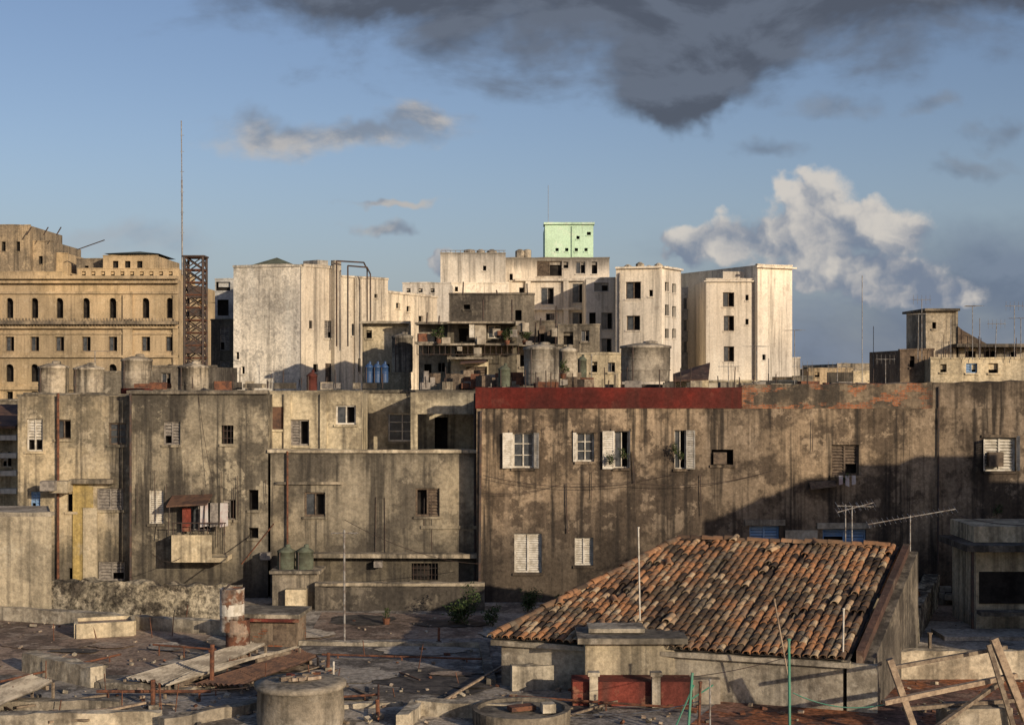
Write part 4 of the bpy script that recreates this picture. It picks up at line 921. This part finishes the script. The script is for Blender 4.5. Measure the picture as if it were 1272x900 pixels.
for a,b,w in (((1105,818,31),(1136,905,31),.17),((1234,792,31.5),(1275,895,31.5),.2),((1228,800,31.2),(1260,905,31),.1),((1112,828,31.3),(1250,803,32),.1),((1098,872,30.8),(1262,838,31.6),.13),((1120,880,31.2),(1275,868,31.5),.1),((1160,905,30.5),(1245,845,31.5),.1)):
    o.beam('beam','woodl' if w>.12 else 'wood',Wp(*a),Wp(*b),w,w*.8)
o.box('crate','conc',Wp(1210,890,31.4),(1.5,.6,.5),.1); o.box('crate','bitumen',Wp(1205,880,31.5),(1.1,.5,.25),.1)
o.done()
def pole(name,a,b,r,mat,arms=()):
    o=Ob(name); o.tube('shaft',mat,a,b,r,6)
    for q in arms: o.tube('arm',mat,q[0],q[1],r*.6,4)
    if not arms: o.tube('cap',mat,b,Vector(b)+Vector((0,0,.04)),r*1.5,6)
    o.done()
pole('green_pole',Wp(981,910,31),Wp(980,795,31),.03,'green'); pole('bamboo_pole',Wp(981,850,33.2),Wp(962,745,33.2),.02,'woodl')
pole('antenna_mast',Wp(795,770,36.5),Wp(793,656,36.5),.02,'fwhite'); pole('antenna_mast',Wp(1047,835,34),Wp(1048,757,34),.022,'fwhite')
pole('green_pole',Wp(855,905,31),Wp(860,835,31),.03,'green',[(Wp(840,900,31),Wp(862,850,31)),(Wp(858,868,31),Wp(886,850,31))]); pole('iron_post',Wp(868,905,31),Wp(870,848,31),.03,'rust')
pole('iron_post',Wp(1155,812,39),Wp(1155,787,39),.05,'wood'); pole('iron_post',Wp(882,905,31),Wp(882,845,31),.02,'pole')
def yagi(px0,py0,px1,py1,D,mx,myb,n=14,l=.25):
    o=Ob('yagi_antenna'); a=Wp(px0,py0,D); b=Wp(px1,py1,D+.8); o.tube('boom','pole',a,b,.015,4)
    for i in range(n):
        q=a.lerp(b,i/(n-1)); o.tube('elements','pole',q-Vector((0,l,.03+l*.2)),q+Vector((0,l,.03+l*.2)),.008,4)
    t=(mx-px0)/(px1-px0); q=a.lerp(b,t); o.tube('mast','pole',(q.x,q.y,Zz(myb,D)),q+Vector((0,0,.05)),.022,5); o.done()
yagi(1078,651,1187,632,40,1130,725,18,.22); yagi(1040,636,1085,624,41,1058,690,8,.3); yagi(1040,628,1085,629,42,1050,690,6,.3)
wire([Wp(190,688,46),Wp(225,692,50)],.2); wire([T(263,856,1.1),T(407,833,.5)],.1,.01)
wire([Wp(985,860,31),Wp(1120,868,31)],.25,.014,mat='green'); wire([Wp(700,885,33),Wp(870,870,31)],.15,.015,mat='pole')
wire([Wp(860,840,31),Wp(980,815,31)],.05,.01); wire([Wp(340,650,50),Wp(300,700,47)],.0,.03,mat='rust')
wire([Wp(1190,640,46),Wp(1290,652,44)],.1,.012); wire([Wp(650,858,35),Wp(560,862,36)],.05,.02,mat='pole')
wire([Wp(265,600,50.5),Wp(246,487,51)],.3,.01); wire([Wp(428,645,42),Wp(600,700,49.5)],.3,.01)
for px,py,rd,n in ((576,775,.7,1100),(655,752,.5,500),(612,778,.4,300),(90,705,.2,100),(250,735,.25,120),(700,735,.35,240)):
    p=T(px,max(py,760)); plant(p,rd,n,'rooftop_shrub',.06)
for px,py in ((1175,725),(1150,735),(880,800),(480,775),(1100,850)):
    plant(T(px,py),.18,90,'potted_plant',.05,True)

# ================================================================== WORLD
sun_el=math.radians(15); az=(.6,-.8)
w=bpy.data.worlds.new("World"); sc.world=w; w.use_nodes=True; nt=w.node_tree
w.cycles.sampling_method='MANUAL'; w.cycles.sample_map_resolution=256
bg=nt.nodes['Background']; bg.inputs['Strength'].default_value=.13
sky=nt.nodes.new('ShaderNodeTexSky'); sky.sky_type='NISHITA'; sky.sun_disc=False; sky.sun_elevation=sun_el; sky.sun_rotation=math.atan2(az[0],az[1])
sky.dust_density=1.0; sky.air_density=1.0; sky.ozone_density=2.4
tc=nt.nodes.new('ShaderNodeTexCoord'); sx=nt.nodes.new('ShaderNodeSeparateXYZ'); lk(nt,tc.outputs['Generated'],sx.inputs[0])
yy=mth(nt,'MAXIMUM',sx.outputs[1],.08)
cu=mth(nt,'MULTIPLY',mth(nt,'DIVIDE',sx.outputs[0],yy),10.0); cv=mth(nt,'MULTIPLY',mth(nt,'DIVIDE',sx.outputs[2],yy),10.0)
cb=nt.nodes.new('ShaderNodeCombineXYZ'); lk(nt,cu,cb.inputs[0]); lk(nt,cv,cb.inputs[1])
front=mrange(nt,sx.outputs[1],.1,.3)
base=cb.outputs[0]
def shift(vec,dx,dy):
    n=nt.nodes.new('ShaderNodeVectorMath'); n.operation='ADD'; lk(nt,vec,n.inputs[0]); n.inputs[1].default_value=(dx,dy,0); return n.outputs[0]
def billow(vec,scale):
    v=nt.nodes.new('ShaderNodeTexVoronoi'); v.voronoi_dimensions='2D'; v.feature='SMOOTH_F1'; v.inputs['Scale'].default_value=scale; v.inputs['Detail'].default_value=3; v.inputs['Roughness'].default_value=.5; v.inputs['Smoothness'].default_value=.5; v.normalize=True
    lk(nt,vec,v.inputs['Vector']); return mth(nt,'SUBTRACT',1.0,v.outputs['Distance'])
warp=nt.nodes.new('ShaderNodeVectorMath'); warp.operation='MULTIPLY_ADD'; lk(nt,noise(nt,base,1.6,4,.6).outputs['Color'],warp.inputs[0]); warp.inputs[1].default_value=(.9,.5,0)
lk(nt,shift(base,-.45,-.25),warp.inputs[2]); wb=warp.outputs[0]
nB=noise(nt,vscale(nt,base,(.5,1,1),(4,4,0)),1.6,7,.56,.3).outputs[0]
nB2=noise(nt,vscale(nt,shift(base,.05,.14),(.5,1,1),(4,4,0)),1.6,7,.56,.3).outputs[0]
nC=noise(nt,base,3.2,7,.58).outputs[0]
bl=billow(wb,2.2); bl2=billow(shift(wb,.04,.12),2.2)
def ells_(ells):
    out=None
    for px,py,rx,ry in ells:
        cx_,cy_=(px-636)/176.7,(465-py)/176.7; rx/=176.7; ry/=176.7
        m=vscale(nt,wb,(1/rx,1/ry,0),(-cx_/rx,-cy_/ry,0))
        ln=nt.nodes.new('ShaderNodeVectorMath'); ln.operation='LENGTH'; lk(nt,m,ln.inputs[0])
        q=mth(nt,'SUBTRACT',1.0,ln.outputs['Value'])
        out=q if out is None else mth(nt,'SMOOTH_MAX',out,q,.3)
    return out
s10=lambda r,g,b:tuple(((x/255)**2.2)/.13 for x in (r,g,b))
col=mixc(nt,1.0,sky.outputs[0],(.8,.72,.77),'MULTIPLY')
hz=mrange(nt,cv,1.8,-.1,0,.6); col=mixc(nt,mth(nt,'MULTIPLY',hz,front),col,s10(132,148,170))
def layer(col,ells,tex,lo,hi,op,lit,dark,light):
    d=mth(nt,'ADD',ells_(ells),tex)
    f=mth(nt,'MULTIPLY',mth(nt,'MULTIPLY',mrange(nt,d,lo,hi),op),front)
    return mixc(nt,f,col,mixc(nt,lit,dark,light))
tB=mth(nt,'MULTIPLY',mth(nt,'SUBTRACT',nB,.5),2.4)
litB=mrange(nt,mth(nt,'SUBTRACT',nB,nB2),-.07,.08)
tC=mth(nt,'ADD',mth(nt,'MULTIPLY',mth(nt,'SUBTRACT',nC,.5),1.5),mth(nt,'MULTIPLY',mth(nt,'SUBTRACT',bl,.62),.8))
litC=mrange(nt,mth(nt,'MULTIPLY_ADD',mth(nt,'SUBTRACT',cv,.9),.24,mth(nt,'ADD',mth(nt,'MULTIPLY',mth(nt,'SUBTRACT',bl,bl2),.5),mth(nt,'MULTIPLY',mth(nt,'SUBTRACT',nC,.5),.4))),-.12,.14)
col=layer(col,[(1130,430,340,150),(1250,350,170,90)],tB,-.3,1.0,.8,litB,s10(96,110,133),s10(112,125,146))
col=layer(col,[(150,295,150,30),(620,330,90,22)],tB,0,1.0,.45,litB,s10(136,146,162),s10(162,164,170))
col=layer(col,[(1030,290,122,42),(1015,258,52,38),(1088,280,60,38),(868,305,48,28),(945,300,66,32),(1140,366,90,24),(1060,340,110,34),(538,330,24,20)],tC,-.06,.38,.86,litC,s10(118,129,148),s10(212,204,194))
col=layer(col,[(340,165,100,26),(450,160,125,22),(525,143,58,19),(480,250,55,7),(475,290,36,12)],tB,-.25,.7,.85,litB,s10(126,136,151),s10(186,180,174))
col=layer(col,[(780,-10,460,95),(850,45,140,80),(850,118,42,50),(980,-10,320,100),(1170,-20,280,65),(500,-10,220,38)],tB,-.25,.5,.96,litB,s10(82,88,100),s10(100,108,122))
col=layer(col,[(955,192,66,16),(1035,130,60,18),(1165,130,34,14),(1240,165,40,20),(1210,205,64,14)],tB,-.15,1.0,.6,litB,s10(104,114,130),s10(126,134,146))
lk(nt,col,bg.inputs['Color'])

sl=bpy.data.lights.new('sun','SUN'); sl.energy=4.0; sl.angle=math.radians(.5); sl.color=(1,.83,.62)
so=bpy.data.objects.new('sun',sl); sc.collection.objects.link(so)
sv=Vector((az[0]*math.cos(sun_el),az[1]*math.cos(sun_el),math.sin(sun_el))); so.rotation_euler=sv.to_track_quat('Z','Y').to_euler(); so.location=(30,-30,60)

cam=bpy.data.cameras.new('camera'); co=bpy.data.objects.new('camera',cam); sc.collection.objects.link(co)
co.location=(0,0,CZ); co.rotation_euler=(math.radians(90),0,0); cam.sensor_width=36; cam.lens=36*F/1272; cam.shift_y=(465-450)/1272; cam.clip_end=9000; cam.clip_start=.1
sc.camera=co
sc.view_settings.view_transform='Standard'; sc.view_settings.look='None'; sc.view_settings.exposure=0
